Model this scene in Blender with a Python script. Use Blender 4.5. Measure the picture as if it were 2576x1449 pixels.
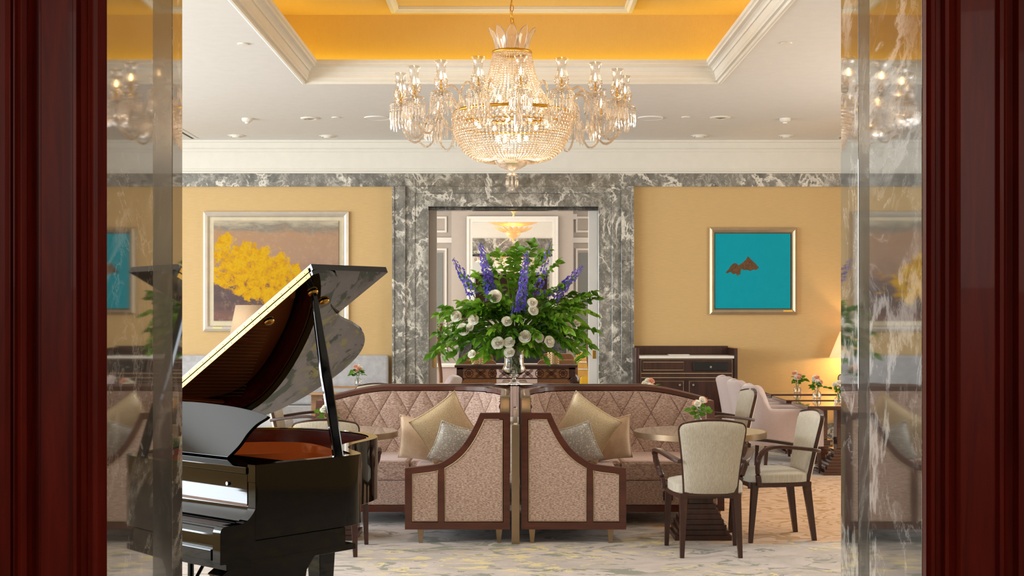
import bpy, math, random
from mathutils import Vector, Matrix
from mathutils.geometry import tessellate_polygon
for o in list(bpy.data.objects): bpy.data.objects.remove(o)
S = bpy.context.scene; COL = S.collection
PI = math.pi; R = math.radians
# ---------------------------------------------------------------- camera, view, world, big lights
cd = bpy.data.cameras.new('camera'); cam = bpy.data.objects.new('camera', cd); COL.objects.link(cam)
cd.sensor_width = 36; cd.lens = 3350*36/2576; cd.shift_y = 80.5/2576; cd.shift_x = 1/2576
cam.location = (0, 0, 1.55); cam.rotation_euler = (PI/2, 0, 0); cd.clip_end = 200; cd.clip_start = .05
S.camera = cam
S.view_settings.view_transform = 'Standard'; S.view_settings.look = 'None'
S.view_settings.exposure = 0.46; S.view_settings.gamma = 1; S.view_settings.use_curve_mapping = False
w = bpy.data.worlds.new('world'); S.world = w; w.use_nodes = True
w.node_tree.nodes['Background'].inputs[0].default_value = (.80, .90, 1, 1)
w.node_tree.nodes['Background'].inputs[1].default_value = 2.0
def area(name, loc, rot, sx, sy, power, col, spread=PI):
    l = bpy.data.lights.new(name, 'AREA'); l.shape = 'RECTANGLE'; l.size = sx; l.size_y = sy
    l.energy = power; l.color = col; l.spread = spread
    o = bpy.data.objects.new(name, l); COL.objects.link(o); o.location = loc; o.rotation_euler = rot; return o
def point(name, loc, power, col, r=.05):
    l = bpy.data.lights.new(name, 'POINT'); l.energy = power; l.color = col; l.shadow_soft_size = r
    o = bpy.data.objects.new(name, l); COL.objects.link(o); o.location = loc; return o
DAY = (.85, .93, 1.0); WARM = (1, .80, .56); COVE = (1, .80, .14)
for i, y in enumerate((6.9, 10.2, 13.5)):                      # daylight through the three tall windows on the left
    area('window_daylight', (-7.95, y, 1.95), (0, -PI/2+R(5), 0), 2.7, 2.2, (235, 205, 125)[i], DAY)
area('window_daylight', (5.95, 11.6, 1.95), (0, PI/2+R(8), 0), 2.7, 3.6, 95, (1, .88, .72))  # unseen warm fill added to lift the right side of the room
for sx in (-1, 1): area('hall_light', (sx*2.4, -.3, 2.5), (R(72), 0, R(22)*sx), 1.0, 1.6, 21, (1, .84, .74))  # unseen pair added to brighten the mahogany architraves
for sx, sy, tx in ((-2.9, 7.0, 0), (-1.0, 6.6, R(16)), (1.3, 6.8, R(16)), (3.1, 7.0, R(8)), (3.0, 10.6, 0)):   # unseen spots without fittings, added to brighten the floor and sofas
    l = bpy.data.lights.new('ceiling_spot', 'SPOT'); l.energy = 98; l.spot_size = R(85); l.spot_blend = .9; l.shadow_soft_size = .12; l.color = (1, .93, .84)
    o = bpy.data.objects.new('ceiling_spot', l); COL.objects.link(o); o.location = (sx, sy, 3.8); o.rotation_euler = (tx, 0, 0)
area('next_room_daylight', (-3.3, 20.5, 2.2), (0, -PI/2, 0), 2.4, 4.0, 150, (1, .97, .93))  # unseen area lights just inside the windowless side walls of the next room
area('next_room_daylight', (3.3, 20.5, 2.2), (0, PI/2, 0), 2.4, 4.0, 60, (1, .95, .9))
# ---------------------------------------------------------------- materials
def srgb(r, g, b):
    f = lambda c: (c/255/12.92 if c/255 <= .04045 else ((c/255+.055)/1.055)**2.4)
    return (f(r), f(g), f(b), 1)
class NT:
    def __init__(s, name):
        s.m = bpy.data.materials.new(name); s.m.use_nodes = True; s.t = s.m.node_tree; s.n = s.t.nodes
        s.b = s.n['Principled BSDF']; s.out = s.n['Material Output']
    def node(s, typ, **kw):
        n = s.n.new(typ)
        for k, v in kw.items():
            if k[0] == '_': setattr(n, k[1:], v)
            else: s.link(v, n.inputs[k.replace('__', ' ')])
        return n
    def link(s, v, inp):
        if isinstance(v, bpy.types.NodeSocket): s.t.links.new(v, inp)
        else: inp.default_value = v
    def coord(s, scale=(1, 1, 1), rot=(0, 0, 0), loc=(0, 0, 0), kind='Object'):
        tc = s.n.new('ShaderNodeTexCoord'); mp = s.n.new('ShaderNodeMapping')
        s.t.links.new(tc.outputs[kind], mp.inputs[0]); mp.inputs['Scale'].default_value = scale
        mp.inputs['Rotation'].default_value = rot; mp.inputs['Location'].default_value = loc; return mp.outputs[0]
    def noise(s, vec, scale, detail=3, rough=.5, dist=0):
        n = s.n.new('ShaderNodeTexNoise'); s.link(vec, n.inputs['Vector']); n.inputs['Scale'].default_value = scale
        n.inputs['Detail'].default_value = detail; n.inputs['Roughness'].default_value = rough; n.inputs['Distortion'].default_value = dist
        return n.outputs['Fac']
    def math(s, op, a, b=0, c=None, clamp=False):
        n = s.n.new('ShaderNodeMath'); n.operation = op; n.use_clamp = clamp; s.link(a, n.inputs[0]); s.link(b, n.inputs[1])
        if c is not None: s.link(c, n.inputs[2])
        return n.outputs[0]
    def ramp(s, fac, stops, interp='LINEAR'):
        n = s.n.new('ShaderNodeValToRGB'); s.link(fac, n.inputs[0]); cr = n.color_ramp; cr.interpolation = interp
        while len(cr.elements) > 1: cr.elements.remove(cr.elements[-1])
        cr.elements[0].position = stops[0][0]; cr.elements[0].color = stops[0][1]
        for p, c in stops[1:]:
            e = cr.elements.new(p); e.color = c
        return n.outputs[0]
    def mix(s, fac, a, b, mode='MIX'):
        n = s.n.new('ShaderNodeMix'); n.data_type = 'RGBA'; n.blend_type = mode
        s.link(fac, n.inputs[0]); s.link(a, n.inputs[6]); s.link(b, n.inputs[7]); return n.outputs[2]
    def sep(s, vec):
        n = s.n.new('ShaderNodeSeparateXYZ'); s.link(vec, n.inputs[0]); return n.outputs
    def bump(s, h, strength=.3, dist=.01):
        n = s.n.new('ShaderNodeBump'); s.link(h, n.inputs['Height']); n.inputs['Strength'].default_value = strength
        n.inputs['Distance'].default_value = dist; s.t.links.new(n.outputs[0], s.b.inputs['Normal'])
    def set(s, col=None, rough=.5, metal=0, spec=.5, coat=0, **kw):
        if col is not None: s.link(col, s.b.inputs['Base Color'])
        s.link(rough, s.b.inputs['Roughness']); s.b.inputs['Metallic'].default_value = metal
        s.b.inputs['Specular IOR Level'].default_value = spec; s.b.inputs['Coat Weight'].default_value = coat
        s.b.inputs['Coat Roughness'].default_value = .03
        for k, v in kw.items(): s.link(v, s.b.inputs[k.replace('_', ' ')])
        return s.m
def g(v): return (v, v, v, 1)
B0, W1 = g(0), g(1)
M = {}
def plain(name, rgb, rough=.5, metal=0, spec=.5, coat=0, var=.06, sc=9, bump=0, **kw):
    t = NT(name); n = t.noise(t.coord(), sc, 4, .6); c = srgb(*rgb)
    lo = tuple(x*(1-var) for x in c[:3])+(1,); hi = tuple(min(1, x*(1+var)) for x in c[:3])+(1,)
    col = t.ramp(n, [(.3, lo), (.7, hi)])
    if bump: t.bump(n, bump, .003)
    M[name] = t.set(col, rough, metal, spec, coat, **kw); return M[name]
def wood(name, dark, lite, rough=.3, coat=.3, axis=2, sc=1):
    t = NT(name); s = [14*sc]*3; s[axis] = 1.2*sc
    n = t.noise(t.coord(tuple(s)), 1.6, 6, .62, .9)
    M[name] = t.set(t.ramp(n, [(.3, srgb(*dark)), (.72, srgb(*lite))]), rough, 0, .22 if name == 'mahogany' else .45, coat); return M[name]
def marble(name, base, mid, vein, sc=1, coat=.6, rough=.16, st=1, **kw):
    t = NT(name); v = t.coord((1, st, .8), (.3, .0, .0) if st < 1 else (.3, .5, .6))
    n0 = t.noise(v, 4.5*sc, 10, .72, .5); n1 = t.noise(v, 1.9*sc, 8, .66, .5); n2 = t.noise(v, 4.6*sc, 8, .7, .6)
    r1 = t.math('ABSOLUTE', t.math('SUBTRACT', n1, .5)); r2 = t.math('ABSOLUTE', t.math('SUBTRACT', n2, .5))
    n3 = t.noise(t.coord(loc=(4, 7, 2)), 1.9*sc, 2, .5, .6)
    c = t.ramp(n0, [(.32, srgb(*base)), (.64, srgb(*mid))])
    k1 = t.math('MULTIPLY', t.ramp(r1, [(0, W1), (.016, g(.7)), (.034, B0)]), t.ramp(n3, [(.40, B0), (.58, W1)]))
    k2 = t.math('MULTIPLY', t.ramp(r2, [(0, g(.8)), (.010, g(.25)), (.022, B0)]), t.ramp(n0, [(.4, B0), (.6, W1)]))
    k3 = t.math('MULTIPLY', t.ramp(n1, [(.60, B0), (.66, g(.85))]), t.ramp(n2, [(.5, B0), (.58, g(.9))]))
    k = t.math('MAXIMUM', t.math('MAXIMUM', k1, k2), k3)
    M[name] = t.set(t.mix(k, c, srgb(*vein)), rough, 0, .5, coat, **kw); return M[name]
def emit(name, rgb, strength):
    t = NT(name); t.b.inputs['Emission Color'].default_value = srgb(*rgb); t.b.inputs['Emission Strength'].default_value = strength
    n = t.noise(t.coord(), 5); M[name] = t.set(t.ramp(n, [(0, srgb(*rgb)), (1, srgb(*rgb))]), .5); return M[name]
def wallpaper(name, rgb, sz=1):
    t = NT(name); n = t.noise(t.coord((5, 5, 140)), 2.2, 4, .7); n2 = t.noise(t.coord(), 2, 2); c = srgb(*rgb)
    col = t.ramp(n, [(.25, tuple(x*.86 for x in c[:3])+(1,)), (.75, tuple(min(1, x*1.08) for x in c[:3])+(1,))])
    t.bump(n, .12, .003); M[name] = t.set(col, .55, 0, .35)
wallpaper('gold_wallpaper', (210, 176, 120))
t = NT('gold_ceiling_paper'); n = t.noise(t.coord((60, 60, 60)), 2.2, 3, .7); wv = t.node('ShaderNodeTexWave', Vector=t.coord((1, 1, 1)), Scale=22., Distortion=3.)
t.bump(wv.outputs['Fac'], .15, .004); M['gold_ceiling_paper'] = t.set(t.ramp(n, [(.25, srgb(216, 180, 112)), (.75, srgb(230, 196, 130))]), .5, 0, .3)
plain('white_plaster', (232, 229, 224), .62, var=.02, spec=.3)
plain('cream_plaster', (231, 226, 214), .55, var=.02, spec=.3)
plain('grey_paint', (176, 166, 156), .5, var=.02); plain('white_paint', (226, 222, 214), .4, var=.02)
plain('glitter_grey', (128, 130, 126), .4, var=.3, sc=90)
marble('grey_marble', (86, 84, 78), (140, 136, 126), (230, 224, 210), 1.5)
marble('jamb_marble', (70, 66, 60), (98, 92, 84), (220, 214, 204), .62, 1, .03, .8, Coat_IOR=1.9)
marble('dark_marble', (34, 36, 36), (58, 60, 58), (110, 110, 104), 1.2, .3, .25)
wood('mahogany', (84, 18, 8), (122, 32, 14), .4, .04); wood('dark_wood', (44, 22, 14), (72, 38, 26), .36, .25)
wood('walnut', (66, 31, 19), (94, 46, 29), .36, .25, 0); wood('tan_wood', (150, 110, 72), (190, 148, 104), .4, .2, 0)
wood('sound_wood', (90, 48, 22), (120, 70, 34), .4, .2, 1); wood('inner_rim_wood', (86, 22, 10), (122, 36, 16), .22, .8, 0)
plain('black_lacquer', (4, 4, 4), .04, 0, .38, 0, var=0); plain('lid_lacquer', (5, 4, 5), .015, 0, .5, .35, var=0, Coat_IOR=1.5)
plain('iron_plate', (196, 98, 26), .38, .2, .5, .3); plain('brass', (196, 152, 72), .34, 1); plain('gilt', (214, 168, 70), .3, 1)
plain('bronze', (160, 138, 112), .32, .85); plain('silver_frame', (222, 214, 200), .35, .55); plain('champagne_frame', (190, 168, 138), .35, .6)
plain('steel', (190, 190, 188), .25, 1); plain('black_plastic', (20, 20, 20), .35); plain('black', (8, 8, 8), .6)
plain('string_steel', (170, 140, 100), .4, .6)
plain('piping', (186, 164, 128), .4, .3); plain('seam_thread', (128, 94, 84), .8)
def fabric(name, a, b, stretch=(9, 9, 70), sc=3., lo=.42, hi=.56, rough=.8, bump=.25, sheen=.3, metal=0):
    t = NT(name); n = t.noise(t.coord(stretch), sc, 4, .6, .3); f = t.noise(t.coord(), 220, 2)
    t.bump(n, bump, .003); c = t.ramp(n, [(lo, srgb(*a)), (hi, srgb(*b))])
    M[name] = t.set(t.mix(.18, c, t.ramp(f, [(.3, g(.15)), (.7, g(.8))]), 'OVERLAY'), rough, metal, .3, 0, Sheen_Weight=sheen)
fabric('sofa_fabric', (150, 116, 104), (206, 182, 164), (28, 28, 115), 2.0, .41, .59)
t = NT('seat_fabric'); n = t.noise(t.coord((28, 28, 115)), 2, 4, .6, .3); n2 = t.noise(t.coord((10, 10, 10)), 3, 4); ge = t.n.new('ShaderNodeNewGeometry')
ms = t.math('ABSOLUTE', t.sep(ge.outputs['Normal'])[2]); t.bump(n, .2, .003)
M['seat_fabric'] = t.set(t.mix(t.ramp(ms, [(.45, B0), (.75, W1)]), t.ramp(n, [(.41, srgb(150, 116, 104)), (.59, srgb(206, 182, 164))]), t.ramp(n2, [(.3, srgb(176, 144, 132)), (.7, srgb(190, 160, 148))])), .75, 0, .3, 0, Sheen_Weight=.3)
fabric('chair_fabric', (178, 168, 150), (198, 190, 172), (60, 60, 5), 2.5, .35, .65)
fabric('pink_fabric', (176, 154, 148), (200, 182, 176), (90, 90, 90), 4, .35, .65, sheen=.5)
fabric('grey_velvet', (168, 166, 166), (190, 188, 188), (6, 6, 6), 2, .3, .7, .6)
fabric('gold_pillow', (186, 158, 116), (230, 212, 178), (150, 150, 150), 2, .4, .6, .42, .5, .1, .15)
fabric('satin_beige', (190, 158, 128), (214, 184, 152), (5, 5, 5), 2, .3, .7, .35, .1)
fabric('tan_leather', (120, 78, 44), (142, 96, 58), (6, 6, 6), 2, .3, .7, .5, .1)
fabric('lampshade_cloth', (204, 172, 134), (214, 182, 144), (90, 90, 90), 2, .3, .7, .8, .05)
fabric('mustard', (176, 130, 26), (196, 146, 34), (6, 6, 6), 2, .3, .7, .5, .1)
t = NT('grey_pillow'); br = t.node('ShaderNodeTexBrick', Vector=t.coord((1, 1, 1), (0, 0, .1)), Color1=srgb(232, 226, 212), Color2=srgb(168, 164, 156), Mortar=srgb(160, 158, 154), Scale=9., Mortar__Size=.0)
n = t.noise(t.coord((40, 40, 160)), 1.3, 1, .5); n2 = t.noise(t.coord((60, 60, 40)), 1.6, 2)
k = t.math('MULTIPLY', t.ramp(n, [(.5, B0), (.56, W1)]), t.ramp(n2, [(.5, B0), (.55, W1)]))
M['grey_pillow'] = t.set(t.mix(k, srgb(172, 166, 156), srgb(232, 224, 206)), .55, 0, .4, 0, Sheen_Weight=.3)
plain('lit_shade', (236, 206, 164), .8, Emission_Color=srgb(255, 196, 128), Emission_Strength=.55)
t = NT('clear_glass'); M['clear_glass'] = t.set(g(1), 0, 0, .5, 0, Transmission_Weight=1, IOR=1.45)
t = NT('water'); M['water'] = t.set(g(1), 0, 0, .5, 0, Transmission_Weight=1, IOR=1.33)
t = NT('thin_glass'); gl = t.node('ShaderNodeBsdfGlossy', Color=(1, .96, .9, 1), Roughness=.06); tr = t.node('ShaderNodeBsdfTransparent', Color=g(.97))
lw = t.node('ShaderNodeLayerWeight', Blend=.35); mx = t.n.new('ShaderNodeMixShader')
t.link(t.math('ADD', t.math('MULTIPLY', lw.outputs['Fresnel'], .35), .05), mx.inputs[0]); t.link(tr.outputs[0], mx.inputs[1]); t.link(gl.outputs[0], mx.inputs[2]); t.link(mx.outputs[0], t.out.inputs[0])
M['thin_glass'] = t.m
t = NT('crystal'); gs = t.node('ShaderNodeBsdfGlass', Color=(1, .97, .93, 1), Roughness=.02, IOR=1.55); df = t.node('ShaderNodeBsdfTranslucent', Color=(1, .90, .80, 1))
d2 = t.node('ShaderNodeBsdfDiffuse', Color=(1, .9, .8, 1)); a1 = t.n.new('ShaderNodeMixShader'); a1.inputs[0].default_value = .5
t.link(df.outputs[0], a1.inputs[1]); t.link(d2.outputs[0], a1.inputs[2]); a2 = t.n.new('ShaderNodeMixShader'); a2.inputs[0].default_value = .16
t.link(gs.outputs[0], a2.inputs[1]); t.link(a1.outputs[0], a2.inputs[2]); t.link(a2.outputs[0], t.out.inputs[0]); M['crystal'] = t.m
emit('bulb', (255, 206, 140), 11); emit('ember', (255, 90, 30), 3)
t = NT('mirror'); M['mirror'] = t.set(g(.88), .01, 1)
def leafmat(name, a, b):
    t = NT(name); n = t.noise(t.coord(), 6, 2); c = t.ramp(n, [(.35, srgb(*a)), (.65, srgb(*b))])
    M[name] = t.set(c, .42, 0, .4, 0, Subsurface_Weight=0)
    df = t.node('ShaderNodeBsdfTranslucent', Color=c); mx = t.n.new('ShaderNodeMixShader'); mx.inputs[0].default_value = .3
    t.link(t.b.outputs[0], mx.inputs[1]); t.link(df.outputs[0], mx.inputs[2]); t.link(mx.outputs[0], t.out.inputs[0])
leafmat('leaf', (62, 108, 22), (112, 164, 40)); leafmat('leaf_bright', (96, 148, 34), (140, 184, 56)); leafmat('petal_white', (252, 247, 230), (255, 252, 244))
leafmat('petal_blue', (92, 84, 198), (146, 128, 226)); leafmat('petal_peach', (240, 180, 150), (252, 210, 186))
plain('stem', (84, 100, 44), .6); plain('bark', (120, 84, 56), .8)
# carpet
t = NT('carpet'); v = t.coord(); x, y, z = t.sep(v)
n1 = t.noise(t.coord((1, 1.5, 1)), 1.5, 5, .6, 1.6); n2 = t.noise(t.coord((1, 1.4, 1), loc=(5, 3, 0)), 2.6, 6, .62, 2.4); n3 = t.noise(t.coord((1, 1.6, 1), loc=(9, 1, 0)), 3.4, 6, .66, 2.2)
n4 = t.noise(v, .55, 2); wood_v = t.coord((1, 1.9, 1), (0, 0, .1)); wn = t.noise(wood_v, 1.25, 3, .5, .4)
swirl = t.math('SINE', t.math('MULTIPLY', wn, 95))
base = t.ramp(n1, [(.36, srgb(166, 156, 146)), (.6, srgb(190, 176, 168))])
grn = t.math('MULTIPLY', t.ramp(n2, [(.55, B0), (.57, W1)]), t.ramp(n1, [(.4, B0), (.5, W1)]))
yel = t.math('MULTIPLY', t.ramp(n3, [(.54, B0), (.565, W1)]), t.ramp(n4, [(.46, B0), (.52, W1)]))
c = t.mix(grn, base, srgb(126, 126, 108)); c = t.mix(t.math('MULTIPLY', yel, .9), c, srgb(214, 196, 134))
och = t.mix(t.ramp(swirl, [(.52, B0), (.75, W1)]), srgb(198, 160, 124), srgb(166, 122, 62))
# ochre wood-grain field woven into the carpet to the right and behind the sofas
mk = t.math('ADD', t.math('MULTIPLY', t.math('SUBTRACT', n4, .5), 3.0), t.math('MULTIPLY', t.math('SUBTRACT', x, 1.15), 1.4))
mk2 = t.math('MULTIPLY', t.math('SUBTRACT', t.math('ADD', y, t.math('MULTIPLY', n1, 1.2)), 9.9), 3)
mk3 = t.math('MULTIPLY', t.math('SUBTRACT', 13.3, y), 1.5)
m = t.math('MINIMUM', t.math('MINIMUM', mk, mk2), mk3)
c = t.mix(t.ramp(m, [(.0, B0), (.25, W1)]), c, och)
f = t.noise(v, 260, 2); t.bump(f, .5, .004)
M['carpet'] = t.set(t.mix(.25, c, t.ramp(f, [(.3, g(.2)), (.7, g(.8))]), 'OVERLAY'), .95, 0, .15, 0, Sheen_Weight=.2)
# ---------------------------------------------------------------- mesh helpers
MX = [1]                                                        # mirror switch for left-hand copies
class MB:
    def __init__(s): s.v = []; s.f = []
    def add(s, vs, fs):
        n = len(s.v); s.v += [tuple(p) for p in vs]; s.f += [tuple(i+n for i in f) for f in fs]; return s
    def box(s, x0, x1, y0, y1, z0, z1):
        return s.add([(x0, y0, z0), (x1, y0, z0), (x1, y1, z0), (x0, y1, z0), (x0, y0, z1), (x1, y0, z1), (x1, y1, z1), (x0, y1, z1)],
                     [(0, 3, 2, 1), (4, 5, 6, 7), (0, 1, 5, 4), (1, 2, 6, 5), (2, 3, 7, 6), (3, 0, 4, 7)])
    def taper(s, c0, s0, c1, s1):                               # box from rectangle s0 at c0 up to s1 at c1
        q = lambda c, h: [(c[0]-h[0], c[1]-h[1], c[2]), (c[0]+h[0], c[1]-h[1], c[2]), (c[0]+h[0], c[1]+h[1], c[2]), (c[0]-h[0], c[1]+h[1], c[2])]
        return s.add(q(c0, s0)+q(c1, s1), [(0, 3, 2, 1), (4, 5, 6, 7), (0, 1, 5, 4), (1, 2, 6, 5), (2, 3, 7, 6), (3, 0, 4, 7)])
    def prism(s, poly, d0, d1, plane='xz', fn=None):            # closed polygon extruded
        n = len(poly)
        P = (lambda a, b, d: (a, d, b)) if plane == 'xz' else (lambda a, b, d: (d, a, b)) if plane == 'yz' else (lambda a, b, d: (a, b, d))
        vs = [P(a, b, d0) for a, b in poly]+[P(a, b, d1) for a, b in poly]
        if fn: vs = [fn(*p) for p in vs]
        tri = tessellate_polygon([[Vector((a, b, 0)) for a, b in poly]]) if n > 6 else None
        ar = sum(poly[i-1][0]*poly[i][1]-poly[i][0]*poly[i-1][1] for i in range(n))
        if tri:
            caps = []
            for q in tri:
                A_ = [poly[i] for i in q]; sg = (A_[1][0]-A_[0][0])*(A_[2][1]-A_[0][1])-(A_[2][0]-A_[0][0])*(A_[1][1]-A_[0][1])
                if (sg > 0) != (ar > 0): q = q[::-1]
                caps += [tuple(q), tuple(i+n for i in q[::-1])]
        else: caps = [tuple(range(n)), tuple(range(2*n-1, n-1, -1))]
        return s.add(vs, caps+[(i, i+n, (i+1) % n+n, (i+1) % n) for i in range(n)])
    def lathe(s, prof, c=(0, 0, 0), n=24, cap=True):
        vs = []; fs = []; m = len(prof)
        for i in range(n):
            a = 2*PI*i/n
            for r, z in prof: vs.append((c[0]+r*math.cos(a), c[1]+r*math.sin(a), c[2]+z))
        for i in range(n):
            j = (i+1) % n
            for k in range(m-1): fs.append((i*m+k, j*m+k, j*m+k+1, i*m+k+1))
        if cap:
            if prof[0][0] > 1e-4: fs.append(tuple(i*m for i in range(n-1, -1, -1)))
            if prof[-1][0] > 1e-4: fs.append(tuple(i*m+m-1 for i in range(n)))
        return s.add(vs, fs)
    def tube(s, path, rad, n=8, closed=False, sq=None):         # sq=(w,h): rectangular section, h along the local 'up'
        P = [Vector(p) for p in path]; m = len(P); vs = []; fs = []
        for i, p in enumerate(P):
            a = P[(i-1) % m] if (closed or i) else P[0]; b = P[(i+1) % m] if (closed or i < m-1) else P[-1]
            t_ = (b-a).normalized(); up = Vector((0, 0, 1)) if abs(t_.z) < .95 else Vector((0, 1, 0))
            sd = t_.cross(up).normalized(); up = sd.cross(t_)
            if sq:
                w_, h_ = sq if not callable(sq) else sq(i/(m-1))
                vs += [p+sd*w_*u+up*h_*q for u, q in ((-1, -.7), (-.7, -1), (.7, -1), (1, -.7), (1, .7), (.7, 1), (-.7, 1), (-1, .7))]; nn = 8
            else:
                r = rad(i/(m-1)) if callable(rad) else rad; nn = n
                vs += [p+(sd*math.cos(2*PI*k/n)+up*math.sin(2*PI*k/n))*r for k in range(n)]
        for i in range(m if closed else m-1):
            j = (i+1) % m
            for k in range(nn): fs.append((i*nn+k, j*nn+k, j*nn+(k+1) % nn, i*nn+(k+1) % nn))
        if not closed: fs += [tuple(range(nn)), tuple((m-1)*nn+k for k in range(nn-1, -1, -1))]
        return s.add(vs, fs)
    def grid(s, fn, nu, nv, cu=False):
        vs = [fn(i/nu, j/nv) for i in range(nu+(0 if cu else 1)) for j in range(nv+1)]; m = nv+1; K = nu if cu else nu+1
        return s.add(vs, [((i % K)*m+j, ((i+1) % K)*m+j, ((i+1) % K)*m+j+1, (i % K)*m+j+1) for i in range(nu) for j in range(nv)])
    def xf(s, mat):
        s.v = [tuple(mat @ Vector(p)) for p in s.v]; return s
    def merge(s, o): return s.add(o.v, o.f)
    def build(s, name, mat, parent=None, bevel=0, smooth=False, sub=0, label=None, loc=None, solid=0):
        V = s.v; F = s.f
        if MX[0] < 0: V = [(-a, b, c) for a, b, c in V]; F = [f[::-1] for f in F]
        me = bpy.data.meshes.new(name); me.from_pydata(V, [], F); me.materials.append(M[mat])
        if smooth == 'a':
            me.polygons.foreach_set('use_smooth', [True]*len(me.polygons)); me.set_sharp_from_angle(angle=R(32))
        elif smooth:
            me.polygons.foreach_set('use_smooth', [True]*len(me.polygons))
        me.update(); o = bpy.data.objects.new(name, me); COL.objects.link(o)
        if parent is not None: o.parent = parent
        if loc: o.location = loc
        if solid:
            d = o.modifiers.new('solid', 'SOLIDIFY'); d.thickness = solid; d.offset = 0
        if bevel:
            b = o.modifiers.new('bevel', 'BEVEL'); b.width = bevel; b.segments = 2; b.limit_method = 'ANGLE'; b.angle_limit = R(35)
            if smooth is None or smooth == 'b': pass
        if sub:
            b = o.modifiers.new('sub', 'SUBSURF'); b.levels = sub; b.render_levels = sub
        if label: o['label'] = label
        return o
def thing(name, label, cat, loc=(0, 0, 0), rotz=0, group=None):
    o = bpy.data.objects.new(name, None); o.empty_display_size = .1; COL.objects.link(o); o.location = loc; o.rotation_euler = (0, 0, rotz)
    o['label'] = label; o['category'] = cat
    if group: o['group'] = group
    return o
def tag(o, label, cat, group=None):
    o['label'] = label; o['category'] = cat
    if group: o['group'] = group
    return o
def struct(name, mb, mat, parent=None, **kw):
    o = mb.build(name, mat, parent, **kw)
    if parent is None: o['kind'] = 'structure'
    return o
def dup(root, loc, rotz=0, label=None, group=None):
    def cp(o, par):
        c = o.copy(); COL.objects.link(c)
        if par is not None: c.parent = par
        for ch in o.children: cp(ch, c)
        return c
    r = cp(root, None); r.location = loc; r.rotation_euler = (0, 0, rotz)
    if label: r['label'] = label
    if group: r['group'] = group
    return r
def X(px, d): return (px-1287)*d/3350
def Z(py, d): return 1.55+(805-py)*d/3350
def rrect(w, h, r, n=5, cx=0, cy=0):
    P = []
    for sx, sy, a0 in ((1, -1, -90), (1, 1, 0), (-1, 1, 90), (-1, -1, 180)):
        for k in range(n+1):
            a = R(a0+90*k/n); P.append((cx+sx*(w-r)+r*math.cos(a), cy+sy*(h-r)+r*math.sin(a)))
    return P
def smoothpath(P, n=6):                                         # Catmull-Rom
    P = [Vector(p) for p in P]; out = []
    for i in range(len(P)-1):
        p0 = P[max(i-1, 0)]; p1 = P[i]; p2 = P[i+1]; p3 = P[min(i+2, len(P)-1)]
        for k in range(n):
            u = k/n; out.append(.5*((2*p1)+(p2-p0)*u+(2*p0-5*p1+4*p2-p3)*u*u+(3*p1-p0-3*p2+p3)*u**3))
    out.append(P[-1]); return out
rnd = random.Random(4)
# ================================================================ THE SETTING
ZC = 3.87; DB = 17.2                                             # ceiling height, depth of the back wall
struct('floor', MB().box(-8.3, 6.3, -3.2, 24.6, -.1, 0), 'carpet')
# tray ceiling
TX, TY0, TY1 = 2.04, 8.95, 13.05; EX = .26; ZT = 4.6
c = MB(); c.box(-8.2, -TX, 3.9, 17.6, ZC, ZC+.06); c.box(TX, 6.2, 3.9, 17.6, ZC, ZC+.06); c.box(-TX, TX, 3.9, TY0, ZC, ZC+.06); c.box(-TX, TX, TY1, 17.6, ZC, ZC+.06)
ce = struct('ceiling', c, 'white_plaster')
c = MB(); a, b0, b1 = TX+EX, TY0-EX, TY1+EX
c.box(-a, a, b0, b1, ZT, ZT+.05)
struct('ceiling_tray_panel', c, 'gold_ceiling_paper', ce)
c = MB(); c.box(-a-.05, -a, b0-.05, b1+.05, ZC+.06, ZT); c.box(a, a+.05, b0-.05, b1+.05, ZC+.06, ZT); c.box(-a, a, b0-.05, b0, ZC+.06, ZT); c.box(-a, a, b1, b1+.05, ZC+.06, ZT)
struct('tray_side_wall', c, 'gold_ceiling_paper', ce)
def ringprof(prof, x, y0, y1):                                    # profile (inset, z) swept round a rectangle with mitred corners
    m = MB(); n = len(prof); vs = []
    for i, z in prof: vs += [(-x+i, y0+i, z), (x-i, y0+i, z), (x-i, y1-i, z), (-x+i, y1-i, z)]
    fs = [(k*4+q, k*4+(q+1) % 4, ((k+1) % n)*4+(q+1) % 4, ((k+1) % n)*4+q) for k in range(n) for q in range(4)]
    return m.add(vs, fs)
pr = [(-.02, ZC), (.0, ZC-.012), (.02, ZC-.012), (.022, ZC+.012), (.045, ZC+.016), (.047, ZC+.035)]
for k in range(7):
    a_ = k/6*PI/2; pr.append((.055+.07*(1-math.cos(a_)), ZC+.045+.095*math.sin(a_)))
pr += [(.135, ZC+.142), (.135, ZC+.165), (.150, ZC+.172), (.150, ZC+.205), (.10, ZC+.205), (.08, ZC+.1), (-.02, ZC+.1)]
struct('trim_1', ringprof(pr[::-1], TX, TY0, TY1), 'cream_plaster')
q0, q1 = 9.95, 12.32
pr = [(0, ZT), (0, ZT-.03), (.015, ZT-.05), (.05, ZT-.055), (.07, ZT-.03), (.09, ZT-.028), (.09, ZT)]
struct('trim_2', ringprof(pr[::-1], 1.19, q0-.25, q1+.72), 'cream_plaster')
for loc, rot, L in (((0, TY1+.19, ZC+.17), (R(180), 0, 0), 4.3), ((0, TY0-.19, ZC+.17), (R(180), 0, 0), 4.3), ((-TX-.19, 11, ZC+.17), (R(180), 0, PI/2), 4.3), ((TX+.19, 11, ZC+.17), (R(180), 0, PI/2), 4.3)):
    area('cove_light', loc, rot, L, .05, 5.5, COVE)
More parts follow.
